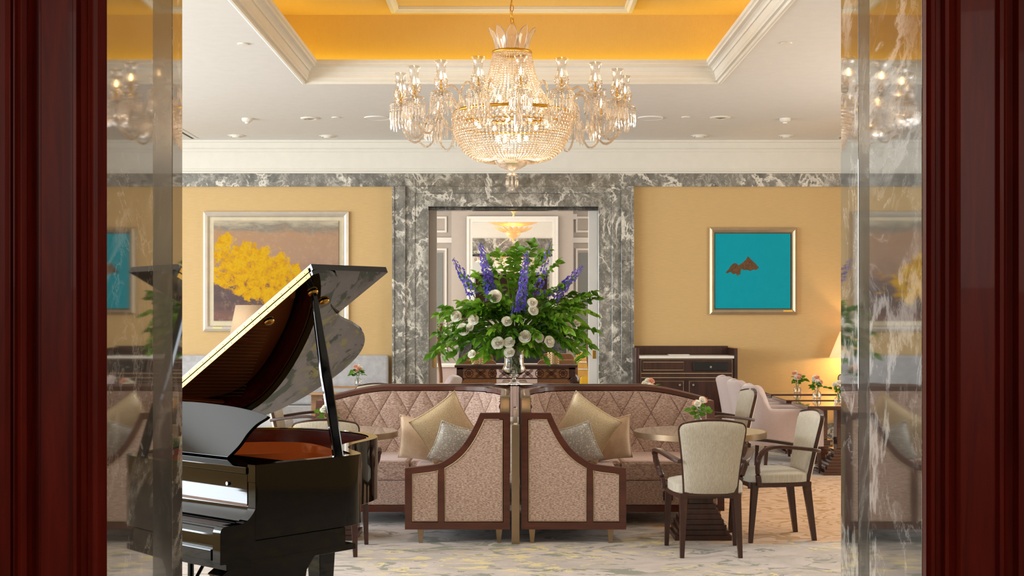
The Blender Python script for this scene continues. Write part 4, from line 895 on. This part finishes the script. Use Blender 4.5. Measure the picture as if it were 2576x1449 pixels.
MB().lathe([(.15, 2.90), (.152, 2.885), (.15, 2.868), (.142, 2.85), (.13, 2.835), (.112, 2.82), (.09, 2.807), (.066, 2.796), (.04, 2.787), (.018, 2.781), (0, 2.78)], n=44).build('bottom_dish', 'crystal', ch, smooth=False)
m = MB(); m.tube([(0, 0, 2.79), (0, 0, 2.66)], .005, 6); bead(m, (0, 0, 2.635), .022); m.lathe([(0, 2.775), (.035, 2.76), (.05, 2.742), (.03, 2.74), (0, 2.745)], n=14)
for k in range(8):
    a_ = 2*PI*k/8; p = (.045*math.cos(a_), .045*math.sin(a_)); bead(m, (p[0], p[1], 2.728), .009); m.lathe([(0, .0), (.009, -.02), (.011, -.05), (0, -.072)], (p[0], p[1], 2.715), 5)
m.build('bottom_pendant', 'crystal', ch)
for nb, rb, zb_, ph0 in ((10, .3, 3.17, .2), (6, .12, 3.05, 0), (6, .2, 3.36, 0)):
    for k in range(nb):
        m = MB(); a_ = k*2*PI/nb+ph0; bead(m, (rb*math.cos(a_), rb*math.sin(a_), zb_), .018, 1.5); m.build('inner_bulb', 'bulb', ch, smooth=True)
point('chandelier_light', (CX, CD, 3.08), 7, WARM, .12); point('chandelier_light', (CX, CD, 3.45), 5, WARM, .08)
ap_ = smoothpath([(.44, 0, 3.24), (.50, 0, 3.36), (.58, 0, 3.43), (.66, 0, 3.38), (.70, 0, 3.24), (.735, 0, 3.10), (.80, 0, 3.03), (.88, 0, 3.07), (.925, 0, 3.18), (.93, 0, 3.29)], 5)
tw = MB()
for s_ in range(3):
    tw.tube([p+Vector((0, .007*math.cos(i*.75+s_*2.1), .006*math.sin(i*.75+s_*2.1))) for i, p in enumerate(ap_)], .0050, 5)
PAN = [(.01, 3.300), (.04, 3.316), (.072, 3.308), (.09, 3.288), (.088, 3.286), (.068, 3.303), (.04, 3.31), (.02, 3.298)]
SH = [(.018, 3.322), (.042, 3.338), (.053, 3.37), (.050, 3.405), (.038, 3.445), (.033, 3.475), (.038, 3.51), (.052, 3.545)]
def drops(c, r_, z_, n, L1, sd_):
    m = MB(); q = random.Random(sd_)
    for k in range(n):
        a_ = 2*PI*k/n; x, y = c[0]+r_*math.cos(a_), c[1]+r_*math.sin(a_); l = L1*q.uniform(.8, 1.15)
        for i in range(3): bead(m, (x, y, z_-.012-i*.016), .0062)
        m.lathe([(0, 0), (.0052, -.012), (.0066, -l+.025), (0, -l)], (x, y, z_-.052), 4)
    return m
first = None
for k in range(18):
    ang = R(-90+4-20*k)
    rt = Matrix.Rotation(ang, 4, 'Z')
    if first is None:
        arm = tw.build('candle_arm', 'crystal', ch, smooth=True); first = arm
        MB().lathe(PAN, (.93, 0, 0), 20, False).build('drip_pan', 'thin_glass', arm, smooth=True)
        MB().lathe(SH, (.93, 0, 0), 20, False).build('glass_shade', 'thin_glass', arm, smooth=True, solid=.003)
        cut = MB()
        for r_ in range(4):
            for q in range(14): a_ = 2*PI*(q+.5*(r_ % 2))/14; rr = (.044, .052, .0525, .049)[r_]; bead(cut, (.93+rr*math.cos(a_), rr*math.sin(a_), 3.343+.02*r_), .0062)
        cut.build('shade_cut_pattern', 'crystal', arm)
        MB().lathe([(.008, 3.33), (.008, 3.40), (.0, 3.40)], (.93, 0, 0), 8).build('candle_tube', 'gilt', arm)
        MB().lathe([(0, 3.40), (.009, 3.415), (.010, 3.43), (.004, 3.455), (0, 3.468)], (.93, 0, 0), 8).build('candle_bulb', 'bulb', arm)
        drops((.93, 0), .084, 3.29, 20, .10, 1).build('crystal_drops', 'crystal', arm)
        drops((.70, 0), .03, 3.2, 7, .10, 2).build('crystal_drops', 'crystal', arm)
    else:
        arm = first.copy(); COL.objects.link(arm)
        for cdn in first.children:
            e = cdn.copy(); COL.objects.link(e); e.parent = arm
    arm.rotation_euler.z = ang
# ================================================================ FLOWERS
def rose(m, r_, q, face=(0, -1, .25)):
    fz = Vector(face).normalized(); sx = fz.cross(Vector((0, 0, 1))).normalized(); sy = sx.cross(fz)
    for lay, (n, rad, h0, curl) in enumerate(((2, .16, .50, 0), (3, .32, .46, .02), (4, .52, .36, .10), (5, .76, .20, .22), (5, .98, -.02, .34))):
        for k in range(n):
            a0 = 2*PI*k/n+lay*.8+q.uniform(-.2, .2); wd_ = PI/n*1.25; e = q.uniform(.94, 1.06)
            def f_(u, v_):
                t_ = 2*u-1; a_ = a0+t_*wd_; ed = 1-.30*t_*t_*v_; rr = r_*rad*e*(.25+.75*math.sin(min(1, v_*1.15)*PI/2))+r_*curl*max(0, v_-.6)**1.5*1.6-.03*r_*t_
                z_ = r_*(-.62+(.62+h0)*v_*ed-curl*max(0, v_-.75)*1.2); return tuple((sx*math.cos(a_)+sy*math.sin(a_))*rr+fz*z_)
            m.grid(f_, 6, 6)
def sphere_like(m, c, r_): bead(m, c, r_)
fa = thing('flower_arrangement', 'tall arrangement of white roses, blue delphiniums and leafy branches in the crystal vase', 'flowers', (VX, VD, VZ))
fq = random.Random(11); FX = lambda px, d: X(px, d)-VX
def toloc(px, py, dy): d = VD+dy; return Vector((X(px, d)-VX, dy, Z(py, d)-VZ))
tips = [(1085, 890, -.1), (1100, 870, .1), (1100, 838, -.2), (1105, 790, 0), (1120, 775, .1), (1135, 745+40, -.25), (1160, 760, .1), (1180, 715, 0), (1172, 700, .15), (1200, 690, -.1), (1230, 655, .1), (1255, 640, -.05), (1290, 640, .1), (1300, 625, 0), (1338, 615, -.05), (1360, 640, .1), (1380, 630, .05), (1400, 660, 0), (1415, 720, -.1), (1440, 700, .1), (1432, 740, 0),
        (1470, 745, -.1), (1490, 735, 0), (1498, 752, .1), (1492, 790, -.2), (1495, 830, 0), (1488, 868, -.1), (1470, 880, -.25), (1440, 875, -.3), (1450, 850, .2), (1400, 890, -.2), (1368, 900, -.2), (1230, 895, -.25), (1200, 900, -.2), (1165, 900, -.1), (1140, 885, -.25), (1210, 760, -.3), (1370, 770, -.3), (1300, 800, -.38), (1240, 830, -.38), (1350, 840, -.38), (1400, 800, -.35), (1430, 830, -.38), (1160, 830, -.35), (1190, 790, -.33), (1270, 760, -.2), (1330, 730, -.2), (1380, 740, .2), (1180, 760, .3), (1250, 720, .2), (1440, 780, -.2), (1460, 810, -.25), (1120, 850, -.15), (1290, 840, -.38), (1320, 880, -.3), (1260, 880, -.32), (1420, 860, -.3), (1390, 830, -.2), (1210, 860, -.3), (1180, 850, -.1), (1340, 700, .1), (1290, 700, 0), (1230, 730, -.1), (1470, 850, -.2), (1455, 770, 0), (1240, 780, -.1), (1310, 760, .1)]
for k in range(58):
    a_ = fq.uniform(0, 2*PI); q = fq.uniform(.15, 1)**.5; tips.append((1290+175*q*math.cos(a_), 818+72*q*math.sin(a_), fq.uniform(-.36, .22)))
for i, (px, py, dy) in enumerate(tips):
    tip = toloc(px, py, dy); base = Vector((fq.uniform(-.04, .04), fq.uniform(-.03, .03), .30)); out = tip-base
    low = py > 780
    mid = base+Vector((out.x*.42, out.y*.55, out.z*.6+(.20 if low else .10)*out.length)); mid2 = base+Vector((out.x*.8, out.y*.85, out.z*.85+(.10 if low else .04)*out.length))
    P = smoothpath([base, mid, mid2, tip], 6); m = MB(); m.tube(P, lambda u: .0045*(1-u)+.0015, 5)
    n = max(11, int(out.length*30)); big = 1.0 if py < 780 else .92
    for k in range(n):
        u = .28+.72*(k+.5)/n; ii = min(len(P)-2, int(u*(len(P)-1))); p = P[ii].lerp(P[ii+1], u*(len(P)-1)-ii); d = (P[ii+1]-P[ii]).normalized()
        sd_ = d.cross(Vector((0, 0, 1))).normalized() if abs(d.z) < .95 else Vector((1, 0, 0)); sd_ = sd_*(1 if k % 2 else -1)
        dr = d*.6+sd_*fq.uniform(.5, 1.1)+Vector((fq.uniform(-.3, .3), fq.uniform(-.7, .1), fq.uniform(-.4, .3)))
        leaf(m, p, dr, fq.uniform(.065, .098)*big, fq.uniform(.019, .027)*big, fq)
    leaf(m, tip, d, .085*big, .023, fq)
    b = m.build('leafy_branch', 'leaf_bright' if (i % 3 == 0 or py < 720) else 'leaf', fa, smooth=True)
rs = [(1245, 745, .052), (1147, 795, .046), (1190, 803, .046), (1165, 828, .05), (1181, 822, .034), (1275, 807, .042), (1340, 760, .042), (1342, 779, .044), (1430, 824, .048), (1453, 811, .032), (1320, 846, .050), (1357, 848, .044), (1384, 859, .046), (1253, 862, .052), (1281, 860, .046), (1281, 885, .044), (1186, 890, .034)]
for px, py, r_ in rs:
    p = toloc(px, py, -.37 if abs(px-1290) < 120 else -.30); q = random.Random(px); m = MB(); fx = (px-1290)/300
    rose(m, r_*.92, q, (fx+q.uniform(-.3, .3), -1, q.uniform(.1, .5))); ob = m.build('rose', 'petal_white', fa, smooth=True, loc=tuple(p))
    MB().tube(smoothpath([p+Vector((0, .03, -.02)), p*.5+Vector((0, -.04, .25)), Vector((0, 0, .28))], 5), .003, 5).build('rose_stem', 'stem', fa)
for a_, b_, dy, dens in (((1238, 752), (1208, 610), -.1, 1.3), ((1192, 745), (1140, 650), -.05, .7), ((1308, 785), (1326, 632), -.25, 1.1), ((1350, 750), (1384, 612), -.1, .45), ((1392, 752), (1466, 669), -.1, 1.2), ((1300, 790), (1296, 760), -.3, .6)):
    A = toloc(*a_, dy); B = toloc(*b_, dy); m = MB(); Ln = (B-A).length; n = int(Ln/.0062*dens)
    for k in range(n):
        u = (k+.5)/n; p = A.lerp(B, u); w_ = (.048*(1-u)**.55+.008); an = k*2.4
        ax = (B-A).normalized(); s1_ = ax.cross(Vector((0, 1, 0))).normalized(); s2_ = s1_.cross(ax); dr = s1_*math.cos(an)+s2_*math.sin(an)+ax*.15
        c_ = p+dr*w_*fq.uniform(.4, .9); sz = (.020*(1-u)**.4+.004)*fq.uniform(.8, 1.2)
        for j in range(5): 
            an2 = j*2*PI/5+k; t1 = dr.cross(ax).normalized(); t2 = dr.cross(t1).normalized(); leaf(m, c_, t1*math.cos(an2)+t2*math.sin(an2)+dr*.35, sz, sz*.42, fq, .2, .1)
    sp = m.build('delphinium', 'petal_blue', fa)
    MB().tube([Vector((0, 0, .3)), A*.6+Vector((0, 0, .14)), A, B], .0035, 5).build('flower_stem', 'stem', sp)
vs = thing('crystal_vase', 'footed clear crystal vase holding the tall flower arrangement', 'vase', (VX, VD, VZ))
VPf = [(0, .0), (.05, .002), (.052, .008), (.02, .018), (.014, .045), (.022, .06), (.06, .075), (.092, .10), (.096, .125), (.084, .15), (.078, .19), (.084, .25), (.098, .31), (.106, .325)]
inn = [(.102, .325), (.094, .31), (.080, .25), (.074, .19), (.080, .15), (.090, .125), (.086, .105), (.055, .085), (0, .08)]
MB().lathe(VPf+inn, n=48, cap=False).build('vase_body', 'clear_glass', vs, smooth=True)
MB().lathe([(0, .0805), (.054, .0855), (.0855, .1055), (.0895, .125), (.0795, .15), (.0735, .19), (.075, .215), (0, .215)], n=40, cap=False).build('water', 'water', vs, smooth=True)
m = MB(); q = random.Random(3)
for k in range(14): m.tube([(q.uniform(-.045, .045), q.uniform(-.045, .045), .1), (q.uniform(-.04, .04), q.uniform(-.04, .04), .34)], .003, 5)
for k in range(14): leaf(m, (q.uniform(-.04, .04), q.uniform(-.04, .04), q.uniform(.14, .3)), (q.uniform(-1, 1), q.uniform(-1, 1), q.uniform(-1, .5)), .045, .015, q)
m.build('stems_in_water', 'stem', fa)
def posy(px, d, ztab, label, sd_, sc=1.0, cols=('petal_white', 'petal_peach')):
    q = random.Random(sd_); x = X(px, d)
    v = thing('bud_vase', 'small clear glass bud vase '+label, 'vase', (x, d, ztab+.001), 0, 'bud vases on the tables')
    MB().lathe([(0, 0), (.036*sc, 0), (.038*sc, .01*sc), (.036*sc, .05*sc), (.014*sc, .068*sc), (.012*sc, .085*sc), (.017*sc, .092*sc)], n=20, cap=False).build('glass_body', 'thin_glass', v, smooth=True, solid=.002)
    MB().lathe([(0, .004), (.033*sc, .004), (.033*sc, .035*sc), (0, .035*sc)], n=16).build('water', 'water', v)
    f = thing('posy', 'little posy of white and peach blooms '+label, 'flowers', (x, d, ztab+.02), 0, 'posies in bud vases'); m = MB()
    for k in range(5): m.tube([(0, 0, .0), (q.uniform(-.05, .05), q.uniform(-.04, .04), .12*sc)], .002, 4)
    for k in range(26):
        a_ = q.uniform(0, 2*PI); e = q.uniform(0, .06)*sc; leaf(m, (e*math.cos(a_), e*math.sin(a_), q.uniform(.07, .13)*sc), (math.cos(a_), math.sin(a_), q.uniform(-.2, .8)), q.uniform(.04, .06)*sc, .017*sc, q)
    m.build('leaves', 'leaf', f)
    for k in range(6):
        a_ = k*2.4+sd_; e = .045*sc*(.4+.2*k/2); m = MB(); rose(m, (.022 if k else .026)*sc, q, (math.cos(a_)*.6, -1, .8)); m.build('bloom', cols[k % 2], f, smooth=True, loc=(e*math.cos(a_), e*math.sin(a_)-.02, (.13+.02*(k % 3))*sc))
posy(1757, 9.7, .757, 'on the right round table', 1, 1.15); posy(822, 9.6, .757, 'behind the piano prop stick', 2, 1.0, ('petal_white', 'petal_white')); posy(1632, 12.4, .757, 'just above the right sofa rail', 12, 1.25)
posy(901, 16.3, .76, 'on the glass table before the banquette', 3, 1.2); posy(2006, 15.55, .70, 'on the farthest dark table', 4, 1.25); posy(2055, 14.45, .70, 'on the middle dark table', 5, 1.25); posy(2110, 13.45, .70, 'on the nearest dark table', 6, 1.2)
# ================================================================ GRAND PIANO
F0 = Vector((-1.127, 5.15)); th = math.atan2(.663, .749)
pn = thing('grand_piano', 'black lacquered grand piano with raised lid at the left', 'piano', (F0.x, F0.y, 0), -th)
# local axes: +y = long axis (a), -x = towards the bass side (b).  P(a,b,z) -> (-b, a, z)
PZT, PZB = .974, .676; WP = 1.56
OUT = smoothpath([(.62, 0, 0), (.70, .005, 0), (.755, .03, 0), (.80, .10, 0), (.85, .20, 0), (.92, .30, 0), (1.05, .40, 0), (1.2, .47, 0), (1.33, .55, 0), (1.43, .67, 0), (1.49, .82, 0), (1.51, 1.0, 0), (1.49, 1.2, 0), (1.44, 1.36, 0), (1.36, 1.47, 0), (1.24, 1.535, 0), (1.1, 1.56, 0)], 4)
OUT = [(p.x, p.y) for p in OUT]
def L3(a_, b_, z_): return (-b_, a_, z_)
def offp(P, d):                                                  # inset towards the inside of the case
    out = []
    for i, p in enumerate(P):
        a_ = P[max(i-1, 0)]; b_ = P[min(i+1, len(P)-1)]; tx, ty = b_[0]-a_[0], b_[1]-a_[1]; l = math.hypot(tx, ty); out.append((p[0]-ty/l*d, p[1]+tx/l*d))
    return out
PO = [(.17, 0)]+OUT+[(.17, WP)]; PI_ = offp(PO, .045)
n = len(PO); m = MB(); vs_ = [L3(a_, b_, z_) for P_, z_ in ((PO, PZB), (PO, PZT), (PI_, PZT), (PI_, PZB)) for a_, b_ in P_]
m.add(vs_, [(k*n+i, k*n+i+1, ((k+1) % 4)*n+i+1, ((k+1) % 4)*n+i) for k in (0, 3) for i in range(n-1)]+[(0, n, 2*n, 3*n), (n-1, 4*n-1, 3*n-1, 2*n-1)])
m.build('rim', 'black_lacquer', pn, smooth='a')
bpy.data.objects['rim'].modifiers.new('b', 'BEVEL').width = .002
m = MB(); m.add([L3(a_, b_, PZT) for a_, b_ in PO]+[L3(a_, b_, PZT) for a_, b_ in PI_], [(i, i+1, n+i+1, n+i) for i in range(n-1)])
m.v = [(x, y, z_+.001) for x, y, z_ in m.v]; m.build('rim_edge', 'black_lacquer', pn)
P2 = offp(PO, .0465); P3 = offp(PO, .055)
m = MB(); m.add([L3(a_, b_, .80) for a_, b_ in P2]+[L3(a_, b_, PZT-.004) for a_, b_ in P2]+[L3(a_, b_, PZT-.004) for a_, b_ in P3]+[L3(a_, b_, .80) for a_, b_ in P3], [(k*n+i, k*n+i+1, ((k+1) % 4)*n+i+1, ((k+1) % 4)*n+i) for k in range(4) for i in range(n-1)])
m.build('inner_rim', 'inner_rim_wood', pn, smooth='a')
m = MB(); m.prism([(-b_, a_) for a_, b_ in P3], .80, .815, 'xy'); m.build('soundboard', 'sound_wood', pn)
P4 = offp(PO, .09); pl = [(a_, b_) for a_, b_ in P4]
m = MB(); m.prism([(-b_, a_) for a_, b_ in pl if a_ > .2]+[(-WP+.09, .40), (-.09, .40)], .86, .872, 'xy')
for b_ in (.12, .32, .62, 1.0, 1.4): m.tube([L3(.42, b_, .885), L3(.8 if b_ < .4 else 1.2, b_+.10, .885)], 0, sq=(.012, .016))
m.tube([L3(.45, .10, .89), L3(.46, 1.45, .89)], 0, sq=(.03, .014))
m.tube([L3(.50, .06, .895)]+[L3(a_, b_, .89) for a_, b_ in offp(PO, .13) if a_ > .5][:40], 0, sq=(.02, .02)); m.build('iron_plate', 'iron_plate', pn, bevel=.004)
for fl_ in ([(.5, 1.25, .955), (.75, 1.0, .962), (1.0, .8, .96), (1.1, .68, .93), (1.16, .6, .88)], [(.33, .72, .95), (.5, .53, .958), (.65, .4, .962), (.76, .31, .95), (.83, .26, .90)]):
    q = smoothpath([L3(*p) for p in fl_], 6); m = MB(); vs_ = []
    for p in q: vs_ += [(p.x, p.y, .86), (p.x, p.y, p.z), (p.x+.022, p.y+.022, p.z), (p.x+.04, p.y+.04, .86)]
    m.add(vs_, [(i*4+k, i*4+k+1, i*4+k+5, i*4+k+4) for i in range(len(q)-1) for k in range(3)]); m.build('plate_flange', 'iron_plate', pn, smooth='a')
m = MB()
for k in range(60):
    b_ = .14+k*.0215; e = min(1.3, .62+.75*(b_)**.9); m.tube([L3(.47, b_, .899), L3(e, b_+.04, .899)], .0012, 3)
m.build('strings', 'string_steel', pn)
MB().prism([(-b_, a_) for a_, b_ in P3], .676, .70, 'xy').build('case_bottom', 'black', pn)
CH = [(.0, .60)]+[(p.x, p.y) for p in smoothpath([(.0, .722, 0), (.006, .738, 0), (.022, .7465, 0), (.060, .747, 0), (.10, .748, 0), (.125, .756, 0), (.150, .776, 0), (.168, .80, 0), (.178, .83, 0), (.180, .86, 0), (.176, .89, 0), (.168, .905, 0)], 4)]+[(.168, .906), (.168, PZT), (.1695, PZT), (.1695, .674), (.64, .674), (.64, .60)]
for b0_, b1_ in ((0, .048), (WP-.048, WP)):
    MB().prism([(a_, z_) for a_, z_ in CH], -b1_, -b0_, 'yz').build('cheek', 'black_lacquer', pn, smooth='a', bevel=.005)
fbp = [(.02, .60), (.02, .70)]+[(p.x, p.y) for p in smoothpath([(.022, .712, 0), (.04, .728, 0), (.08, .736, 0), (.12, .748, 0), (.15, .772, 0), (.17, .805, 0), (.182, .845, 0), (.186, .88, 0), (.186, .93, 0)], 5)]+[(.20, .932), (.20, .60)]
MB().prism(fbp, -WP+.049, -.049, 'yz').build('fallboard', 'black_lacquer', pn, smooth='a')
MB().prism([(.19, .934), (.16, .936), (.16, .962), (.40, .968), (.40, .93)], -WP+.05, -.05, 'yz').build('front_ledge', 'black_lacquer', pn, bevel=.003)
MB().lathe([(0, -.006), (.008, -.006), (.008, .0)], n=12).xf(Matrix.Translation(L3(.184, .2, .885)) @ Matrix.Rotation(R(-90), 4, 'X')).build('lock', 'steel', pn)
m = MB().box(-WP+.06, -.06, .0, .02, .61, .655); m.build('key_slip', 'black_lacquer', pn, bevel=.004)
MB().box(-WP+.02, -.001, .03, .70, .575, .60).build('key_bed', 'black_lacquer', pn, bevel=.002)
# music desk
def mdk(b_, v_):
    z_ = .972+.20*v_; a_ = .30+.10*v_; return L3(a_, b_, z_)
desk = [(.36, 0), (.315, .25), (.29, .5), (.255, .70), (.21, .83), (.20, .88), (.26, .93), (.36, .985), (.5, 1.03), (.75, 1.06), (1.0, 1.03), (1.15, .985), (1.3, .9), (1.34, .84), (1.25, .5), (1.2, 0)]
desk = [desk[0]]+[(p.x, p.y) for p in smoothpath([(b_, v_, 0) for b_, v_ in desk[:6]], 4)[1:]]+[(p.x, p.y) for p in smoothpath([(b_, v_, 0) for b_, v_ in desk[5:13]], 3)[1:]]+desk[13:]
m = MB(); v0 = [Vector(mdk(b_, v_)) for b_, v_ in desk]; k = len(v0); nn_ = Vector((0, .9, -.45)).normalized()*.016
m.add(v0+[p+nn_ for p in v0], [tuple(range(k)), tuple(range(2*k-1, k-1, -1))]+[(i, i+k, (i+1) % k+k, (i+1) % k) for i in range(k)]); m.build('music_desk', 'black_lacquer', pn, bevel=.003)
# lid
PHI = R(28.4); HZ = PZT+.022; HB = WP
def LD(a_, v_, up): return (-(HB-v_*math.cos(PHI)-up*0)+(-math.sin(PHI)*up)*0+(-1)*0, a_, HZ+v_*math.sin(PHI)) if up == 0 else tuple(Vector((-(HB-v_*math.cos(PHI)), a_, HZ+v_*math.sin(PHI)))+Vector((-math.sin(PHI), 0, math.cos(PHI)))*up)
UH = .61; lid = [(UH, WP+.015)]+[(a_, WP-b_+.015 if b_ < .3 else WP-b_+.02*(1-max(0, b_-.3)/.3 if b_ < .6 else 0)) for a_, b_ in offp(OUT, -.015) if a_ > UH+.02]+[(1.1, 0), (UH, 0)]
k = len(lid); m = MB(); m.add([LD(a_, v_, 0) for a_, v_ in lid]+[LD(a_, v_, .018) for a_, v_ in lid], [tuple(range(k)), tuple(range(2*k-1, k-1, -1))]+[(i, i+k, (i+1) % k+k, (i+1) % k) for i in range(k)]); m.build('lid', 'lid_lacquer', pn)
fl = [(UH+.004, WP+.02), (UH+.445, WP+.02), (UH+.445, .0), (UH+.004, .0)]
m = MB(); m.add([LD(a_, v_, .022) for a_, v_ in fl]+[LD(a_, v_, .050) for a_, v_ in fl], [(0, 1, 2, 3), (7, 6, 5, 4), (0, 4, 5, 1), (1, 5, 6, 2), (2, 6, 7, 3), (3, 7, 4, 0)]); fo = m.build('folded_front_flap', 'lid_lacquer', pn)
m = MB(); m.add([LD(UH-.002, 0, -.002), LD(UH-.002, WP, -.002), LD(UH-.002, WP, .017), LD(UH-.002, 0, .017), LD(UH-.002, 0, .023), LD(UH-.002, WP, .023), LD(UH-.002, WP, .043), LD(UH-.002, 0, .043)], [(3, 2, 1, 0), (7, 6, 5, 4)])
m.build('brass_hinge', 'brass', fo, solid=.003)
m = MB()
for i in range(26):
    for up in (.007, .030): p = LD(UH-.005, .03+i*.06, up); m.box(p[0]-.0022, p[0]+.0022, p[1]-.001, p[1]+.001, p[2]-.0022, p[2]+.0022)
m.build('hinge_screws', 'bronze', fo)
a_ = Vector(L3(.63, .028, PZT-.03)); b_ = Vector(LD(.715, 1.43, -.012))
m = MB(); dr = b_-a_; m.tube([a_, a_+dr*.03, a_+dr*.40, a_+dr*.5, a_+dr*.97, b_], 0, sq=lambda u: (.022 if u < .5 else .024 if u < .65 else .014 if u < .9 else .011, .014)); m.build('prop_stick', 'black_lacquer', pn, bevel=.002)
for (aa, vv) in ((.715, 1.43), (.66, 1.16), (.84, 1.35)):
    p = LD(aa, vv, -.008); m = MB().lathe([(0, -.008), (.02, -.006), (.024, 0), (.024, .006), (0, .006)], n=14).xf(Matrix.Translation(p) @ Matrix.Rotation(-PHI, 4, 'Y')); m.build('prop_socket', 'brass', pn, smooth=True)
# legs with curved bracket, tail leg, pedal lyre
def pleg(a_, b_, nm='leg'):
    x, y, _ = L3(a_, b_, 0); m = MB(); m.taper((x, y, .05), (.035, .035), (x, y, .60), (.058, .058)); m.build(nm, 'black_lacquer', pn, bevel=.003); MB().lathe([(.02, 0), (.025, .02), (.02, .049)], (x, y, 0), 12).build('caster', 'brass', pn)
pleg(.22, .14); pleg(.22, WP-.14); pleg(1.22, .84)
br = [(.19, .30)]+[(.28+.22*math.sin(R(t_)), .58-.22*math.cos(R(t_))-.06) for t_ in range(-10, 91, 12)]+[(.56, .575), (.12, .575), (.06, .54), (.10, .5), (.14, .4)]
MB().prism(br, -.17, -.08, 'yz').build('leg_bracket', 'black_lacquer', pn, bevel=.004)
ly = MB(); ly.box(-.95, -.62, .32, .37, .08, .12)
for b_ in (.68, .88): ly.tube([L3(.34, b_, .1), L3(.34, b_, .58)], .014, 8)
ly.tube([L3(.30, .7, .1), L3(.62, .75, .58)], .008, 6); ly.tube([L3(.30, .86, .1), L3(.62, .83, .58)], .008, 6); ly.build('pedal_lyre', 'black_lacquer', pn)
for b_ in (.70, .78, .86): MB().box(-b_-.012, -b_+.012, .18, .34, .07, .08).build('pedal', 'brass', pn, bevel=.002)
